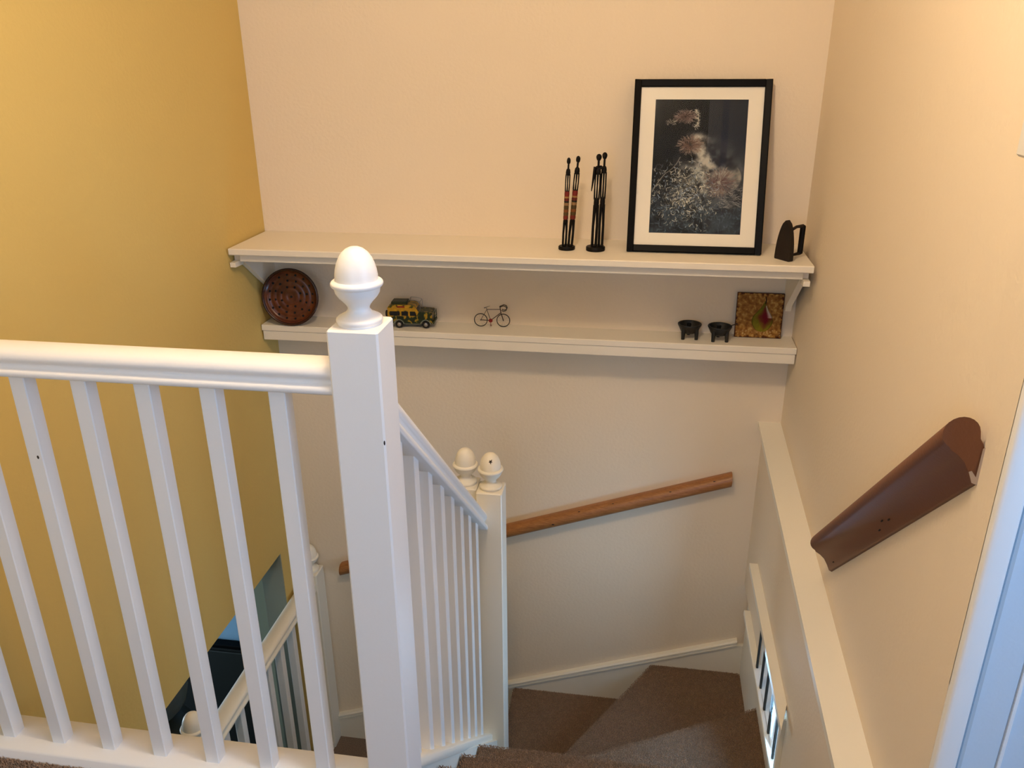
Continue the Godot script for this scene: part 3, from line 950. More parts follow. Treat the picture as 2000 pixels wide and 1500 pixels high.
func pear_print() -> ImageTexture:
	var N := 256
	var im := Image.create(N, N, false, Image.FORMAT_RGB8)
	var nz := FastNoiseLite.new()
	nz.seed = 12
	nz.frequency = 0.03
	nz.fractal_octaves = 5
	var rng := RandomNumberGenerator.new()
	rng.seed = 5
	for j in N:
		for i in N:
			var n := nz.get_noise_2d(i, j)
			var c := Color(0.63, 0.46, 0.23).lerp(Color(0.45, 0.29, 0.13), clampf(0.35 + n * 1.1, 0, 1))
			c = c.lerp(Color(0.80, 0.68, 0.42), clampf(-n * 1.4 - 0.25, 0, 0.8))
			var e := minf(minf(i, N - 1 - i), minf(j, N - 1 - j)) / float(N)
			c = c.lerp(Color(0.20, 0.085, 0.05), clampf((0.035 + n * 0.09 - e) * 14.0, 0, 0.9))
			im.set_pixel(i, j, c)
	# pear: round foot, neck leaning up to the stem
	for j in N:
		for i in N:
			var x := float(i) / N
			var y := float(j) / N
			if y < 0.17 or y > 0.86:
				continue
			var t := (y - 0.17) / 0.69
			var cx := 0.60 - 0.03 * smoothstep(0.0, 0.6, t)
			var shape := [0.006, 0.030, 0.066, 0.108, 0.160, 0.205, 0.228, 0.228, 0.205, 0.150, 0.0]
			var k0 := int(t * 10.0)
			var hw := lerpf(shape[mini(k0, 10)], shape[mini(k0 + 1, 10)], t * 10.0 - k0)
			if t > 0.8:
				hw = 0.205 * sqrt(maxf(0.0, 1.0 - pow((t - 0.72) / 0.28, 2.0) * 0.99))
			var s := (x - cx) / maxf(hw, 0.001)
			if absf(s) < 1.0:
				var n := nz.get_noise_2d(i * 1.5 + 400, j)
				var c := Color(0.36, 0.36, 0.09).lerp(Color(0.50, 0.46, 0.12), clampf(t + n * 0.4, 0, 1))
				var blush := clampf(1.45 - absf(s - 0.30) * 1.35 - absf(t - 0.50) * 2.6 + n * 0.3, 0, 1)
				c = c.lerp(Color(0.40, 0.09, 0.13), blush)
				if s > 0.42 and t < 0.55 and t > 0.14:
					c = c.lerp(Color(0.76, 0.70, 0.66), clampf((s - 0.42) * 3.0, 0, 0.85))
				c = c.lerp(Color(0.16, 0.14, 0.05), clampf((absf(s) - 0.86) * 4.0, 0, 0.6))
				im.set_pixel(i, j, c)
	stroke(im, Vector2(0.605, 0.07) * N, Vector2(0.615, 0.22) * N, Vector2(3, 0), 4.0, Color(0.14, 0.08, 0.05), 0.8)
	for k in 40:
		plot(im, rng.randf() * N, rng.randf_range(0.82, 0.95) * N, rng.randf_range(2, 6), Color(0.86, 0.78, 0.56), 0.5)
	return ImageTexture.create_from_image(im)

func print_quad(w: float, h: float) -> ArrayMesh:
	var st := begin()
	for q in [[-0.5, 0, 0, 1], [-0.5, 1, 0, 0], [0.5, 1, 1, 0], [-0.5, 0, 0, 1], [0.5, 1, 1, 0], [0.5, 0, 1, 1]]:
		st.set_uv(Vector2(q[2], q[3]))
		st.set_normal(Vector3(0, 0, 1))
		st.add_vertex(Vector3(q[0] * w, q[1] * h, 0))
	return st.commit()

func print_mat(called: String, t: Texture2D, rough: float) -> StandardMaterial3D:
	var m := mat(called, Color.WHITE, rough, null, 0.1, 4.0, 0.2)
	m.albedo_texture = t
	return m

# ---------------------------------------------------------------- things on the upper shelf
func figure(st: SurfaceTool, foot: Vector3, top: Vector3, legs: float, wrap: float, arm0: float, arm1: float, w: float, hair: float) -> void:
	# slender carved figure along the axis foot -> top; heights are fractions of its length
	var ax := top - foot
	var at := func(t: float, s: float, d := 0.0) -> Vector3: return foot + ax * t + Vector3(s, 0, d)
	for s in [-1.0, 1.0]:
		tube(st, [at.call(0.0, s * w * 0.30), at.call(legs * 0.5, s * w * 0.33), at.call(legs, s * w * 0.22)], [w * 0.24, w * 0.22, w * 0.28], 8)
	tube(st, [at.call(0.0, 0, 0.004), at.call(0.012, 0, 0.004)], w * 0.5, 8)
	tube(st, [at.call(legs - 0.03, 0), at.call(legs + 0.02, 0), at.call((legs + wrap) * 0.5, 0), at.call(wrap, 0), at.call(arm0 + 0.015, 0)], [w * 0.40, w * 0.47, w * 0.46, w * 0.44, w * 0.42], 10)
	tube(st, [at.call(arm0, 0), at.call((arm0 + arm1) * 0.5, 0), at.call(arm1, 0)], [w * 0.16, w * 0.12, w * 0.18], 8)
	for s in [-1.0, 1.0]:
		tube(st, [at.call(arm0, s * w * 0.36), at.call((arm0 + arm1) * 0.5, s * w * 0.42), at.call(arm1, s * w * 0.38)], [w * 0.14, w * 0.115, w * 0.14], 8)
	tube(st, [at.call(arm1 - 0.012, 0), at.call(arm1 + 0.02, 0), at.call(arm1 + 0.05, 0), at.call(arm1 + 0.065, 0)], [w * 0.44, w * 0.50, w * 0.42, w * 0.2], 10)
	tube(st, [at.call(arm1 + 0.05, 0), at.call(0.93, 0)], w * 0.19, 8)
	var L := ax.length()
	ball(st, at.call(0.962, 0, 0.001), Vector3(w * 0.40, L * 0.034, w * 0.44), 12)
	ball(st, at.call(0.945, 0, w * 0.40), Vector3(w * 0.12, L * 0.012, w * 0.14), 8)   # nose
	ball(st, at.call(0.970, 0, -w * 0.12), Vector3(w * hair, L * 0.034, w * hair), 12)

func bead_wrap(st: SurfaceTool, foot: Vector3, top: Vector3, a: float, b: float, r: float, bands: Array) -> void:
	var ax := top - foot
	var t := a
	for k in bands.size():
		var t1 := lerpf(a, b, bands[k][0])
		st.set_color(bands[k][1].srgb_to_linear())
		tube(st, [foot + ax * t, foot + ax * (t + t1) * 0.5, foot + ax * t1], [r, r * 1.06, r], 12)
		t = t1

func build_upper_shelf_things() -> void:
	var y := 0.846
	# framed picture leaning on the wall
	var fr := thing("framed_picture", "black framed photograph of frosty thistles in a cream mount, leaning on the upper shelf", "picture", Vector3(0.176, y, -2.868))
	fr.rotation.x = -0.278
	var W := 0.455
	var H := 0.578
	var b := 0.0235
	var st := begin()
	var mp := [Vector2(0, 0), Vector2(b, 0), Vector2(b, 0.014), Vector2(b - 0.002, 0.017), Vector2(0.003, 0.020), Vector2(0, 0.018)]
	for e in [[Vector3(-W / 2, 0, 0), Vector3(-W / 2, H, 0), Vector3(1, 0, 0)], [Vector3(W / 2, 0, 0), Vector3(W / 2, H, 0), Vector3(-1, 0, 0)], [Vector3(-W / 2 + b, 0, 0), Vector3(W / 2 - b, 0, 0), Vector3(0, 1, 0)], [Vector3(-W / 2 + b, H, 0), Vector3(W / 2 - b, H, 0), Vector3(0, -1, 0)]]:
		extrude(st, mp, e[0], e[1], e[2], Vector3(0, 0, 1))
	part("frame", st, M.black, fr)
	st = begin()
	box(st, Vector3(-W / 2 + 0.01, 0.01, 0.001), Vector3(W / 2 - 0.01, H - 0.01, 0.005))
	part("backing_board", st, M.dark_wood, fr)
	st = begin()   # mount with a bevelled window
	var px := 0.154
	var p0 := 0.0655
	var p1 := H - 0.064
	for r in [[-W / 2 + 0.012, -px, 0.012, H - 0.012], [px, W / 2 - 0.012, 0.012, H - 0.012], [-px, px, 0.012, p0], [-px, px, p1, H - 0.012]]:
		box(st, Vector3(r[0], r[2], 0.005), Vector3(r[1], r[3], 0.0068), 0.0002)
	part("mount", st, M.mount, fr)
	var pr := obj("photographic_print", print_quad(px * 2, p1 - p0), print_mat("thistle_print", thistle_print(), 0.5), fr)
	pr.position = Vector3(0, p0, 0.0056)
	st = begin()
	box(st, Vector3(-W / 2 + 0.02, 0.02, 0.0098), Vector3(W / 2 - 0.02, H - 0.02, 0.0112), 0.0002)
	part("glass", st, M.glass, fr)
	# two pairs of carved figures
	var f1 := thing("carved_figures", "pair of slim black carved figures in red beaded wraps, standing apart on one round base", "figurine", Vector3(-0.262, y, -2.872))
	st = begin()
	lathe(st, [Vector2(0, 0), Vector2(0.0285, 0), Vector2(0.0295, 0.002), Vector2(0.0295, 0.010), Vector2(0.0275, 0.0125), Vector2(0, 0.0125)], 32)
	part("base", st, M.ebony, f1)
	var bands := [[0.14, Color(0.42, 0.10, 0.04)], [0.26, Color(0.30, 0.22, 0.07)], [0.36, Color(0.46, 0.25, 0.06)], [0.50, Color(0.26, 0.20, 0.07)], [0.60, Color(0.55, 0.42, 0.26)], [0.66, Color(0.08, 0.05, 0.04)], [0.76, Color(0.36, 0.07, 0.03)], [0.82, Color(0.60, 0.45, 0.25)], [1.0, Color(0.45, 0.09, 0.05)]]
	for q in [[Vector3(-0.009, 0.012, 0), Vector3(0.002, 0.314, 0), 0.0165], [Vector3(0.012, 0.012, 0.002), Vector3(0.0345, 0.320, 0), 0.0185]]:
		st = begin()
		figure(st, q[0], q[1], 0.30, 0.62, 0.62, 0.82, q[2], 0.40)
		part("figure", st, M.ebony, f1)
		st = begin()
		bead_wrap(st, q[0], q[1], 0.31, 0.63, q[2] * 0.50, bands)
		part("beaded_wrap", st, M.beads, f1)
	var f2 := thing("carved_figures", "pair of slim black carved figures embracing on a round base, nearest the framed picture", "figurine", Vector3(-0.160, y, -2.868))
	st = begin()
	lathe(st, [Vector2(0, 0), Vector2(0.0325, 0), Vector2(0.0335, 0.002), Vector2(0.0335, 0.012), Vector2(0.0315, 0.0145), Vector2(0, 0.0145)], 32)
	part("base", st, M.ebony, f2)
	for q in [[Vector3(-0.006, 0.014, 0.002), Vector3(0.0025, 0.328, 0.003), 0.0205], [Vector3(0.0165, 0.014, -0.002), Vector3(0.0215, 0.333, -0.003), 0.0190]]:
		st = begin()
		figure(st, q[0], q[1], 0.46, 0.52, 0.52, 0.80, q[2], 0.46)
		if q[2] > 0.020:
			tube(st, [Vector3(-0.010, 0.287, 0.004), Vector3(-0.014, 0.25, 0.006), Vector3(-0.0195, 0.206, 0.008)], [0.005, 0.0042, 0.0015], 8)
			tube(st, [Vector3(-0.006, 0.285, -0.003), Vector3(0.01, 0.287, -0.009), Vector3(0.022, 0.276, -0.006)], [0.004, 0.0036, 0.003], 8)
		else:
			tube(st, [Vector3(0.024, 0.286, 0.002), Vector3(0.010, 0.283, 0.009), Vector3(-0.004, 0.276, 0.010)], [0.004, 0.0036, 0.003], 8)
		part("figure", st, M.ebony, f2)
	# flat iron standing on its heel
	var ir := thing("flat_iron", "antique dark flat iron standing on its heel at the right end of the upper shelf", "iron", Vector3(0.470, y, -2.805), deg_to_rad(-52.0))
	st = begin()   # local: sole faces +z, toe up
	var sole := []
	for i in 13:
		var t := float(i) / 12
		sole.append(Vector2(-0.032 * pow(1.0 - t * t, 0.62) - 0.001, 0.004 + 0.128 * t))
	for i in range(11, -1, -1):
		var t := float(i) / 12
		sole.append(Vector2(0.032 * pow(1.0 - t * t, 0.62) + 0.001, 0.004 + 0.128 * t))
	sole = [Vector2(-0.031, 0.0)] + sole + [Vector2(0.031, 0.0)]
	extrude(st, sole, Vector3(0, 0, 0.009), Vector3(0, 0, -0.009), Vector3(1, 0, 0), Vector3(0, 1, 0), 50)
	part("body", st, M.cast_iron, ir)
	st = begin()
	tube(st, [Vector3(0, 0.092, -0.010), Vector3(0, 0.100, -0.028), Vector3(0, 0.106, -0.044), Vector3(0, 0.106, -0.074)], [0.006, 0.005, 0.005, 0.006], 10)
	part("handle_bracket", st, M.cast_iron, ir)
	st = begin()
	tube(st, [Vector3(0, 0.020, -0.010), Vector3(0, 0.012, -0.028), Vector3(0, 0.012, -0.046), Vector3(0, 0.014, -0.074)], [0.005, 0.0045, 0.0045, 0.006], 10)
	part("handle_bracket", st, M.cast_iron, ir)
	st = begin()
	cbox(st, Vector3(0, 0.060, -0.074), Vector3(0.017, 0.098, 0.016), 0.004)
	part("grip", st, M.ebony, ir)

# ---------------------------------------------------------------- things on the lower shelf
func wheel(st: SurfaceTool, r: float, w: float, xf: Transform3D) -> void:
	lathe(st, [Vector2(r * 0.55, -w / 2), Vector2(r * 0.9, -w / 2), Vector2(r, -w * 0.32), Vector2(r, w * 0.32), Vector2(r * 0.9, w / 2), Vector2(r * 0.55, w / 2), Vector2(r * 0.5, w * 0.3)], 24, xf)

func build_lower_shelf_things() -> void:
	var y := 0.498
	# pierced terracotta dish leaning in the corner
	var co := thing("pierced_dish", "round brown glazed terracotta dish pierced with small holes, leaning in the left corner", "dish", Vector3(-1.348, y, -2.924))
	co.rotation = Vector3(-0.16, 0.10, 0)
	var R := 0.113
	var face := Transform3D(Basis(Vector3.RIGHT, PI / 2), Vector3(0, R, 0))   # lathe axis turned to face +z
	var st := begin()
	var pf := [Vector2(0, -0.012), Vector2(0.085, -0.012), Vector2(0.100, -0.006), Vector2(0.105, 0.008), Vector2(0.106, 0.012), Vector2(0.102, 0.012), Vector2(0.098, 0.002)]
	for k in 12:
		var r := 0.092 - k * 0.0075
		pf.append(Vector2(r, -0.004 + (0.0026 if k % 3 == 0 else 0.0)))
	pf.append(Vector2(0.0, -0.003))
	lathe(st, pf, 56, face, 70)
	part("dish", st, M.terracotta, co)
	st = begin()
	lathe(st, [Vector2(0.103, 0.006), Vector2(0.109, 0.005), Vector2(R, 0.010), Vector2(R, 0.014), Vector2(0.109, 0.018), Vector2(0.104, 0.0155), Vector2(0.102, 0.011)], 56, face, 80)
	part("rim", st, M.dark_glaze, co)
	for q in [[0.0, 1], [0.040, 8], [0.064, 12], [0.087, 16]]:
		for k in q[1]:
			var a: float = TAU * k / q[1] + q[0] * 30.0
			st = begin()
			ball(st, face * Vector3(cos(a) * q[0], -0.0022, sin(a) * q[0]), Vector3(0.0046, 0.0046, 0.0016), 8)
			part("drain_hole", st, M.hole, co)
	# toy off-road car
	var car := thing("toy_car", "yellow and dark green patterned toy off-road car on the lower shelf beside the tall newel", "toy", Vector3(-0.876, y, -2.985), deg_to_rad(4.0))
	var L0 := -0.089
	var L1 := 0.086
	var hw := 0.034
	st = begin()   # lower body with wheel arches cut in its outline (x, y)
	var out := [Vector2(L0, 0.020), Vector2(L0 + 0.022, 0.020)] + arc(Vector2(-0.0445, 0.0150), 0.0185, 165, 15, 10) + [Vector2(0.040, 0.019)] + arc(Vector2(0.0605, 0.0150), 0.0185, 168, 12, 10) + [Vector2(L1, 0.022), Vector2(L1 + 0.001, 0.062), Vector2(L1 - 0.003, 0.0655), Vector2(0.033, 0.0675), Vector2(0.031, 0.049), Vector2(L0, 0.049)]
	extrude(st, out, Vector3(0, 0, hw), Vector3(0, 0, -hw), Vector3(1, 0, 0), Vector3(0, 1, 0), 40)
	part("body", st, M.camo_green, car)
	st = begin()   # cab
	var cab := [Vector2(L0, 0.048), Vector2(0.033, 0.048), Vector2(0.033, 0.066), Vector2(0.0235, 0.0805), Vector2(0.018, 0.0885), Vector2(0.008, 0.0925), Vector2(-0.070, 0.0935), Vector2(-0.082, 0.090), Vector2(L0 + 0.002, 0.081)]
	extrude(st, cab, Vector3(0, 0, hw - 0.002), Vector3(0, 0, -hw + 0.002), Vector3(1, 0, 0), Vector3(0, 1, 0), 40)
	part("cab", st, M.camo, car)
	for q in [[-0.0785, -0.0405, 0.0], [-0.0335, -0.0075, 0.0], [0.0, 0.0255, 0.005]]:
		for sz in [1.0, -1.0]:
			st = begin()
			var pts := [Vector2(q[0], 0.0505), Vector2(q[1], 0.0505), Vector2(q[1] - q[2], 0.0675), Vector2(q[0], 0.0675)]
			extrude(st, pts, Vector3(0, 0, sz * (hw - 0.0025)), Vector3(0, 0, sz * (hw - 0.0012)), Vector3(1, 0, 0), Vector3(0, 1, 0))
			part("window", st, M.toy_glass, car)
	st = begin()
	extrude(st, [Vector2(0.0345, 0.0665), Vector2(0.0255, 0.0800), Vector2(0.0245, 0.0795), Vector2(0.0335, 0.066)], Vector3(0, 0, hw - 0.008), Vector3(0, 0, -hw + 0.008), Vector3(1, 0, 0), Vector3(0, 1, 0))
	part("windscreen", st, M.toy_glass, car)
	st = begin()   # yellow gutter round the roof
	box(st, Vector3(L0 - 0.001, 0.0775, -hw - 0.0005), Vector3(0.0255, 0.0805, hw + 0.0005), 0.001)
	part("roof_gutter", st, M.toy_yellow, car)
	st = begin()   # roof rack with load
	for z in [-0.024, 0.024]:
		box(st, Vector3(-0.074, 0.0915, z - 0.0015), Vector3(-0.010, 0.0945, z + 0.0015), 0.0005)
	cbox(st, Vector3(-0.043, 0.0985, 0), Vector3(0.062, 0.0105, 0.050), 0.002)
	part("roof_load", st, M.toy_olive, car)
	st = begin()
	box(st, Vector3(-0.050, 0.083, hw - 0.003), Vector3(-0.020, 0.0885, hw - 0.0005), 0.0006)
	part("side_panel", st, M.red, car)
	st = begin()   # wire guard over the front of the roof
	for z in [-0.022, 0.022]:
		tube(st, [Vector3(-0.009, 0.094, z), Vector3(-0.004, 0.111, z), Vector3(0.016, 0.110, z), Vector3(0.039, 0.104, z), Vector3(0.039, 0.068, z)], 0.0008, 6)
	tube(st, [Vector3(0.039, 0.104, -0.022), Vector3(0.039, 0.104, 0.022)], 0.0008, 6)
	tube(st, [Vector3(-0.004, 0.111, -0.022), Vector3(-0.004, 0.111, 0.022)], 0.0008, 6)
	part("wire_guard", st, M.chrome, car)
	for q in [-0.0445, 0.0605]:
		for sz in [1.0, -1.0]:
			st = begin()
			var ar := arc(Vector2(q, 0.015), 0.0218, 172, 8, 12) + arc(Vector2(q, 0.015), 0.0180, 8, 172, 12)
			extrude(st, ar, Vector3(0, 0, sz * (hw - 0.004)), Vector3(0, 0, sz * (hw + 0.003)), Vector3(1, 0, 0), Vector3(0, 1, 0), 40)
			part("wheel_arch", st, M.toy_grey, car)
			var xf := Transform3D(Basis(Vector3.RIGHT, PI / 2 * sz), Vector3(q, 0.0148, sz * (hw - 0.006)))
			st = begin()
			wheel(st, 0.0148, 0.013, xf)
			lathe(st, [Vector2(0, -0.004), Vector2(0.008, -0.004)], 20, xf)
			var w := part("wheel", st, M.tyre, car)
			st = begin()
			lathe(st, [Vector2(0.0082, 0.001), Vector2(0.0078, 0.0055), Vector2(0.005, 0.0060), Vector2(0.003, 0.0072), Vector2(0, 0.0074)], 20, xf)
			part("hub", st, M.chrome, w)
	st = begin()
	box(st, Vector3(-0.022, 0.016, -hw), Vector3(0.038, 0.020, hw), 0.0008)
	part("sill", st, M.toy_grey, car)
	st = begin()   # bull bar and bumper
	cbox(st, Vector3(L1 + 0.005, 0.024, 0), Vector3(0.007, 0.009, 0.070), 0.0015)
	for z in [-0.020, 0.020]:
		tube(st, [Vector3(L1 + 0.006, 0.020, z), Vector3(L1 + 0.009, 0.040, z), Vector3(L1 + 0.008, 0.066, z)], 0.0014, 6)
	tube(st, [Vector3(L1 + 0.008, 0.062, -0.022), Vector3(L1 + 0.008, 0.062, 0.022)], 0.0012, 6)
	tube(st, [Vector3(L1 + 0.009, 0.045, -0.022), Vector3(L1 + 0.009, 0.045, 0.022)], 0.0012, 6)
	part("bull_bar", st, M.toy_olive, car)
	for z in [-0.024, 0.024]:
		st = begin()
		lathe(st, [Vector2(0.0055, 0), Vector2(0.0055, 0.002), Vector2(0.003, 0.003), Vector2(0, 0.0033)], 14, Transform3D(Basis(Vector3.FORWARD, PI / 2), Vector3(L1, 0.050, z)))
		part("headlamp", st, M.chrome, car)
	st = begin()
	wheel(st, 0.013, 0.010, Transform3D(Basis(Vector3.FORWARD, PI / 2), Vector3(L0 - 0.006, 0.052, 0.008)))
	part("spare_wheel", st, M.tyre, car)
	# wire bicycle
	var bk := thing("model_bicycle", "tiny wire racing bicycle model with a red chainring on the lower shelf", "model", Vector3(-0.606, y, -3.012), deg_to_rad(3.0))
	var rw := 0.0262
	var hubs := [Vector3(0, rw + 0.0008, 0), Vector3(0.0885, rw + 0.0008, 0)]
	for c in hubs:
		st = begin()
		var ring := []
		for k in 36:
			ring.append(c + Vector3(cos(TAU * k / 36), sin(TAU * k / 36), 0) * rw * 0.965)
		tube(st, ring, 0.0017, 6, true)
		var w := part("wheel", st, M.tyre, bk)
		st = begin()
		for k in 10:
			tube(st, [c, c + Vector3(cos(TAU * k / 10), sin(TAU * k / 10), 0) * rw * 0.95], 0.00022, 4)
		part("spokes", st, M.chrome, w).set_meta("kind", "stuff")
		st = begin()
		tube(st, [c + Vector3(0, 0, -0.004), c + Vector3(0, 0, 0.004)], 0.0018, 8)
		part("hub", st, M.tyre, w)
	var bb := Vector3(0.039, 0.0255, 0)
	var seat := Vector3(0.024, 0.070, 0)
	var head := Vector3(0.0765, 0.071, 0)
	var hl := Vector3(0.0795, 0.058, 0)
	st = begin()
	tube(st, [seat, head], 0.0012, 6)
	tube(st, [bb, hl], 0.0015, 6)
	tube(st, [bb, seat], 0.0012, 6)
	tube(st, [Vector3(0.0795, 0.057, 0), Vector3(0.0755, 0.085, 0)], 0.0017, 6)
	for z in [-0.0035, 0.0035]:
		tube(st, [hubs[0] + Vector3(0, 0, z), Vector3(0.0225, 0.066, z * 0.4)], 0.0009, 6)
		tube(st, [hubs[0] + Vector3(0, 0, z), bb + Vector3(0, 0, z * 0.5)], 0.0009, 6)
		tube(st, [hubs[1] + Vector3(0, 0, z), Vector3(0.0835, 0.045, z), Vector3(0.0795, 0.056, z * 0.5)], 0.0012, 6)
	part("bicycle_frame", st, M.wire, bk)
	st = begin()
	tube(st, [seat, Vector3(0.0225, 0.076, 0)], 0.0010, 6)
	tube(st, [Vector3(0.014, 0.0755, 0), Vector3(0.022, 0.0785, 0), Vector3(0.037, 0.0845, 0)], [0.0030, 0.0022, 0.0009], 8, false, Vector2(0.5, 1.0))
	part("saddle", st, M.tyre, bk)
	st = begin()
	for z in [-0.008, 0.008]:
		tube(st, [Vector3(0.0755, 0.083, z * 0.2), Vector3(0.078, 0.083, z), Vector3(0.090, 0.088, z), Vector3(0.100, 0.085, z), Vector3(0.1035, 0.077, z), Vector3(0.100, 0.069, z), Vector3(0.090, 0.066, z), Vector3(0.083, 0.070, z)], 0.0016, 8)
	tube(st, [Vector3(0.077, 0.083, -0.008), Vector3(0.077, 0.083, 0.008)], 0.0012, 6)
	part("handlebar", st, M.tyre, bk)
	st = begin()
	lathe(st, [Vector2(0, -0.0008), Vector2(0.0078, -0.0008), Vector2(0.0078, 0.0008), Vector2(0, 0.0008)], 20, Transform3D(Basis(Vector3.RIGHT, PI / 2), bb + Vector3(0, 0, 0.002)))
	tube(st, [bb + Vector3(0, 0, 0.003), bb + Vector3(0.001, -0.019, 0.003)], 0.0011, 6)
	tube(st, [bb + Vector3(-0.002, -0.019, 0.004), bb + Vector3(0.005, -0.019, 0.004)], 0.0011, 6)
	part("chainring", st, M.red, bk)
	# two three-legged black bowls
	for q in [[0.1925, -2.987, "black three-legged miniature bowl with nothing in it, left of its twin"], [0.3015, -2.975, "black three-legged miniature bowl with a thin spoon handle sticking out, beside the pear tile"]]:
		var bw := thing("tripod_bowl", q[2], "bowl", Vector3(q[0], y, q[1]), 0.0)
		st = begin()
		lathe(st, [Vector2(0, 0.017), Vector2(0.020, 0.019), Vector2(0.032, 0.027), Vector2(0.038, 0.040), Vector2(0.0425, 0.049), Vector2(0.0440, 0.053), Vector2(0.0430, 0.0555), Vector2(0.0395, 0.0555), Vector2(0.036, 0.049), Vector2(0.031, 0.036), Vector2(0.020, 0.027), Vector2(0, 0.025)], 36)
		part("bowl", st, M.pot_black, bw)
		for a in [0.72, 2.30, 4.71]:
			st = begin()
			var o := Vector3(cos(a), 0, sin(a))
			tube(st, [o * 0.033 + Vector3(0, 0.046, 0), o * 0.034 + Vector3(0, 0.025, 0), o * 0.0345 + Vector3(0, 0.008, 0), o * 0.0345], [0.0085, 0.0078, 0.0066, 0.0064], 10)
			part("leg", st, M.pot_black, bw)
	var sp := thing("spoon", "thin dark spoon resting in the right-hand black bowl", "spoon", Vector3(0.3015, y, -2.975))
	st = begin()
	tube(st, [Vector3(0.012, 0.040, 0.004), Vector3(0.030, 0.050, 0.002), Vector3(0.043, 0.0580, 0.0), Vector3(0.053, 0.0625, 0.001), Vector3(0.061, 0.0660, 0.002)], [0.0014, 0.0015, 0.0016, 0.0016, 0.0020], 8)
	part("handle", st, M.cast_iron, sp)
	st = begin()
	ball(st, Vector3(0.006, 0.036, 0.005), Vector3(0.010, 0.003, 0.007), 12, Basis(Vector3(0, 0, 1), 0.4))
	part("spoon_head", st, M.cast_iron, sp)
	# pear tile
	var tl := thing("pear_tile", "square mottled brown tile painted with a green and red pear, leaning on the wall", "tile", Vector3(0.4445, y, -3.020))
	tl.rotation.x = -0.105
	st = begin()
	cbox(st, Vector3(0, 0.0845, 0), Vector3(0.169, 0.169, 0.011), 0.0015)
	part("tile_body", st, mat("tile_edge", Color(0.25, 0.12, 0.07), 0.6), tl)
	var tp := obj("painted_face", print_quad(0.166, 0.166), print_mat("pear_print", pear_print(), 0.42), tl)
	tp.position = Vector3(0, 0.0015, 0.0058)

# ---------------------------------------------------------------- the lower hall seen through the balusters
func build_hall() -> void:
	var st := begin()
	box(st, Vector3(-3.7, -2.95, -4.1), Vector3(0.7, -2.75, 1.6))
	struct("floor_hall", st, M.dark_wood, "dark floor of the lower hall far below the balusters", "floor")
	st = begin()
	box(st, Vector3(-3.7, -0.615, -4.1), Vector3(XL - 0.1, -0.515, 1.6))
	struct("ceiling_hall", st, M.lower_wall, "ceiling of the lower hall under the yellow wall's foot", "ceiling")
	st = begin()
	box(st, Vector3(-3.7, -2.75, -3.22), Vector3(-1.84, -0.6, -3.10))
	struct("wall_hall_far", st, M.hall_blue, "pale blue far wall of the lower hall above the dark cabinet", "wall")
	st = begin()
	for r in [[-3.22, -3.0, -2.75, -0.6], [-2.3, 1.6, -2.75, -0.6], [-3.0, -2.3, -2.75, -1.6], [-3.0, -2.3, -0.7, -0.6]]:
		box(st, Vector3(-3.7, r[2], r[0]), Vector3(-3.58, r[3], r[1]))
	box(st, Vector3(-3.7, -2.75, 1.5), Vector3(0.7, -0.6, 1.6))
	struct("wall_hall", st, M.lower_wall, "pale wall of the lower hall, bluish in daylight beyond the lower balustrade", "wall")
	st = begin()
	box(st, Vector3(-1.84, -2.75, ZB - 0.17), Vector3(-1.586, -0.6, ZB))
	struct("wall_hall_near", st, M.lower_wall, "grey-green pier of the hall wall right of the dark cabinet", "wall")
	# dark cabinet with a black top
	var c := thing("cabinet", "dark cabinet with a black overhanging top in the lower hall, between landing balusters", "cabinet", Vector3(-2.38, -2.75, -3.097))
	st = begin()
	box(st, Vector3(-0.52, 0.0, 0.0), Vector3(0.52, 1.475, 0.03), 0.004)
	part("cabinet_body", st, M.dark_wood, c)
	for x in [-0.26, 0.26]:
		st = begin()
		box(st, Vector3(x - 0.25, 0.06, 0.03), Vector3(x + 0.25, 1.45, 0.042), 0.003)
		part("door", st, M.dark_wood, c)
	st = begin()
	box(st, Vector3(-0.54, 1.475, 0.0), Vector3(0.53, 1.497, 0.047), 0.003)
	part("cabinet_top", st, M.black, c)
	# rounded grey armchair in front of it
	var a := thing("armchair", "dim grey armchair with rounded cushions low in the hall behind the fourth baluster", "armchair", Vector3(-2.10, -2.75, -2.62))
	st = begin()
	cbox(st, Vector3(0, 0.62, 0), Vector3(0.5, 1.24, 0.45), 0.05)
	part("seat_frame", st, M.dark_wood, a)
	st = begin()
	ball(st, Vector3(-0.02, 1.54, 0), Vector3(0.18, 0.12, 0.2), 20)
	part("cushion", st, M.sofa, a)
	st = begin()
	ball(st, Vector3(0.0, 1.33, 0.03), Vector3(0.2, 0.12, 0.2), 20)
	part("cushion", st, M.dark_wood, a)

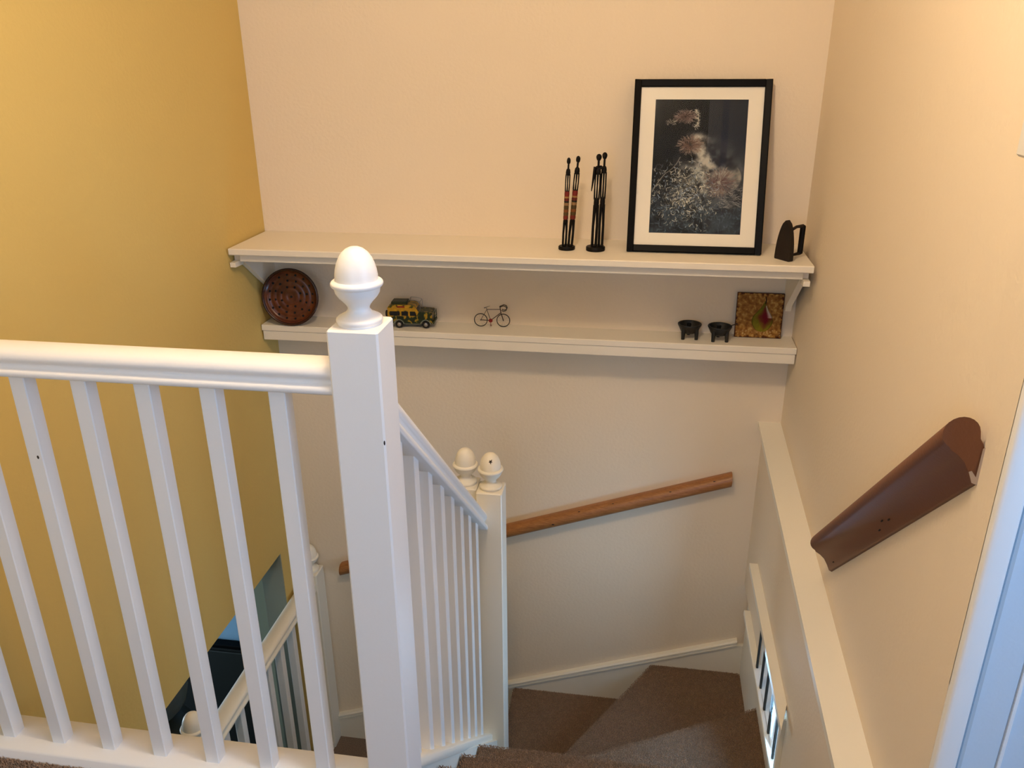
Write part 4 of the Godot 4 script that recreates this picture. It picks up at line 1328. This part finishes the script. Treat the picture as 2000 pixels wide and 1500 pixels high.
func build_pile() -> void:
	# yarn tufts standing on the treads and along the landing's edge
	var st := begin()
	flat(st)
	for k in 4:
		var a := TAU * k / 4
		var b := TAU * (k + 1) / 4
		tri(st, Vector3(cos(b) * 0.0017, 0, sin(b) * 0.0017), Vector3(cos(a) * 0.0017, 0, sin(a) * 0.0017), Vector3(0, 0.0065, 0))
	var tuft := done(st)
	var rng := RandomNumberGenerator.new()
	rng.seed = 17
	for p in piles:
		var pv: PackedVector2Array = p[0]
		var lo := pv[0]
		var hi := pv[0]
		for q in pv:
			lo = Vector2(minf(lo.x, q.x), minf(lo.y, q.y))
			hi = Vector2(maxf(hi.x, q.x), maxf(hi.y, q.y))
		var step := 0.0034
		var xfs: Array[Transform3D] = []
		var cols: Array[Color] = []
		var nz := FastNoiseLite.new()
		nz.seed = 5
		nz.frequency = 9.0
		var x := lo.x
		while x < hi.x:
			var z := lo.y
			while z < hi.y:
				var q := Vector2(x + rng.randf_range(-0.0017, 0.0017), z + rng.randf_range(-0.0017, 0.0017))
				if Geometry2D.is_point_in_polygon(q, pv):
					var lean := 0.25 + 0.2 * nz.get_noise_2d(q.x, q.y)
					var b := Basis(Vector3(rng.randfn(0, 1), 0, rng.randfn(0, 1)).normalized(), rng.randf_range(0, 0.5)) * Basis(Vector3(1, 0, 0.4).normalized(), lean)
					xfs.append(Transform3D(b.scaled(Vector3.ONE * rng.randf_range(0.75, 1.2)), Vector3(q.x, p[1] - 0.001, q.y)))
					var g := rng.randf_range(0.72, 1.22) * (1.0 + 0.22 * nz.get_noise_2d(q.x * 3.0, q.y * 3.0))
					cols.append(Color(0.385 * g, 0.250 * g, 0.155 * g))
				z += step
			x += step
		var mm := MultiMesh.new()
		mm.transform_format = MultiMesh.TRANSFORM_3D
		mm.use_colors = true
		mm.mesh = tuft
		mm.instance_count = xfs.size()
		for i in xfs.size():
			mm.set_instance_transform(i, xfs[i])
			mm.set_instance_color(i, cols[i])
		var mi := MultiMeshInstance3D.new()
		mi.name = "carpet_pile"
		mi.multimesh = mm
		mi.material_override = M.tuft
		mi.set_meta("kind", "stuff")
		p[2].add_child(mi, true)
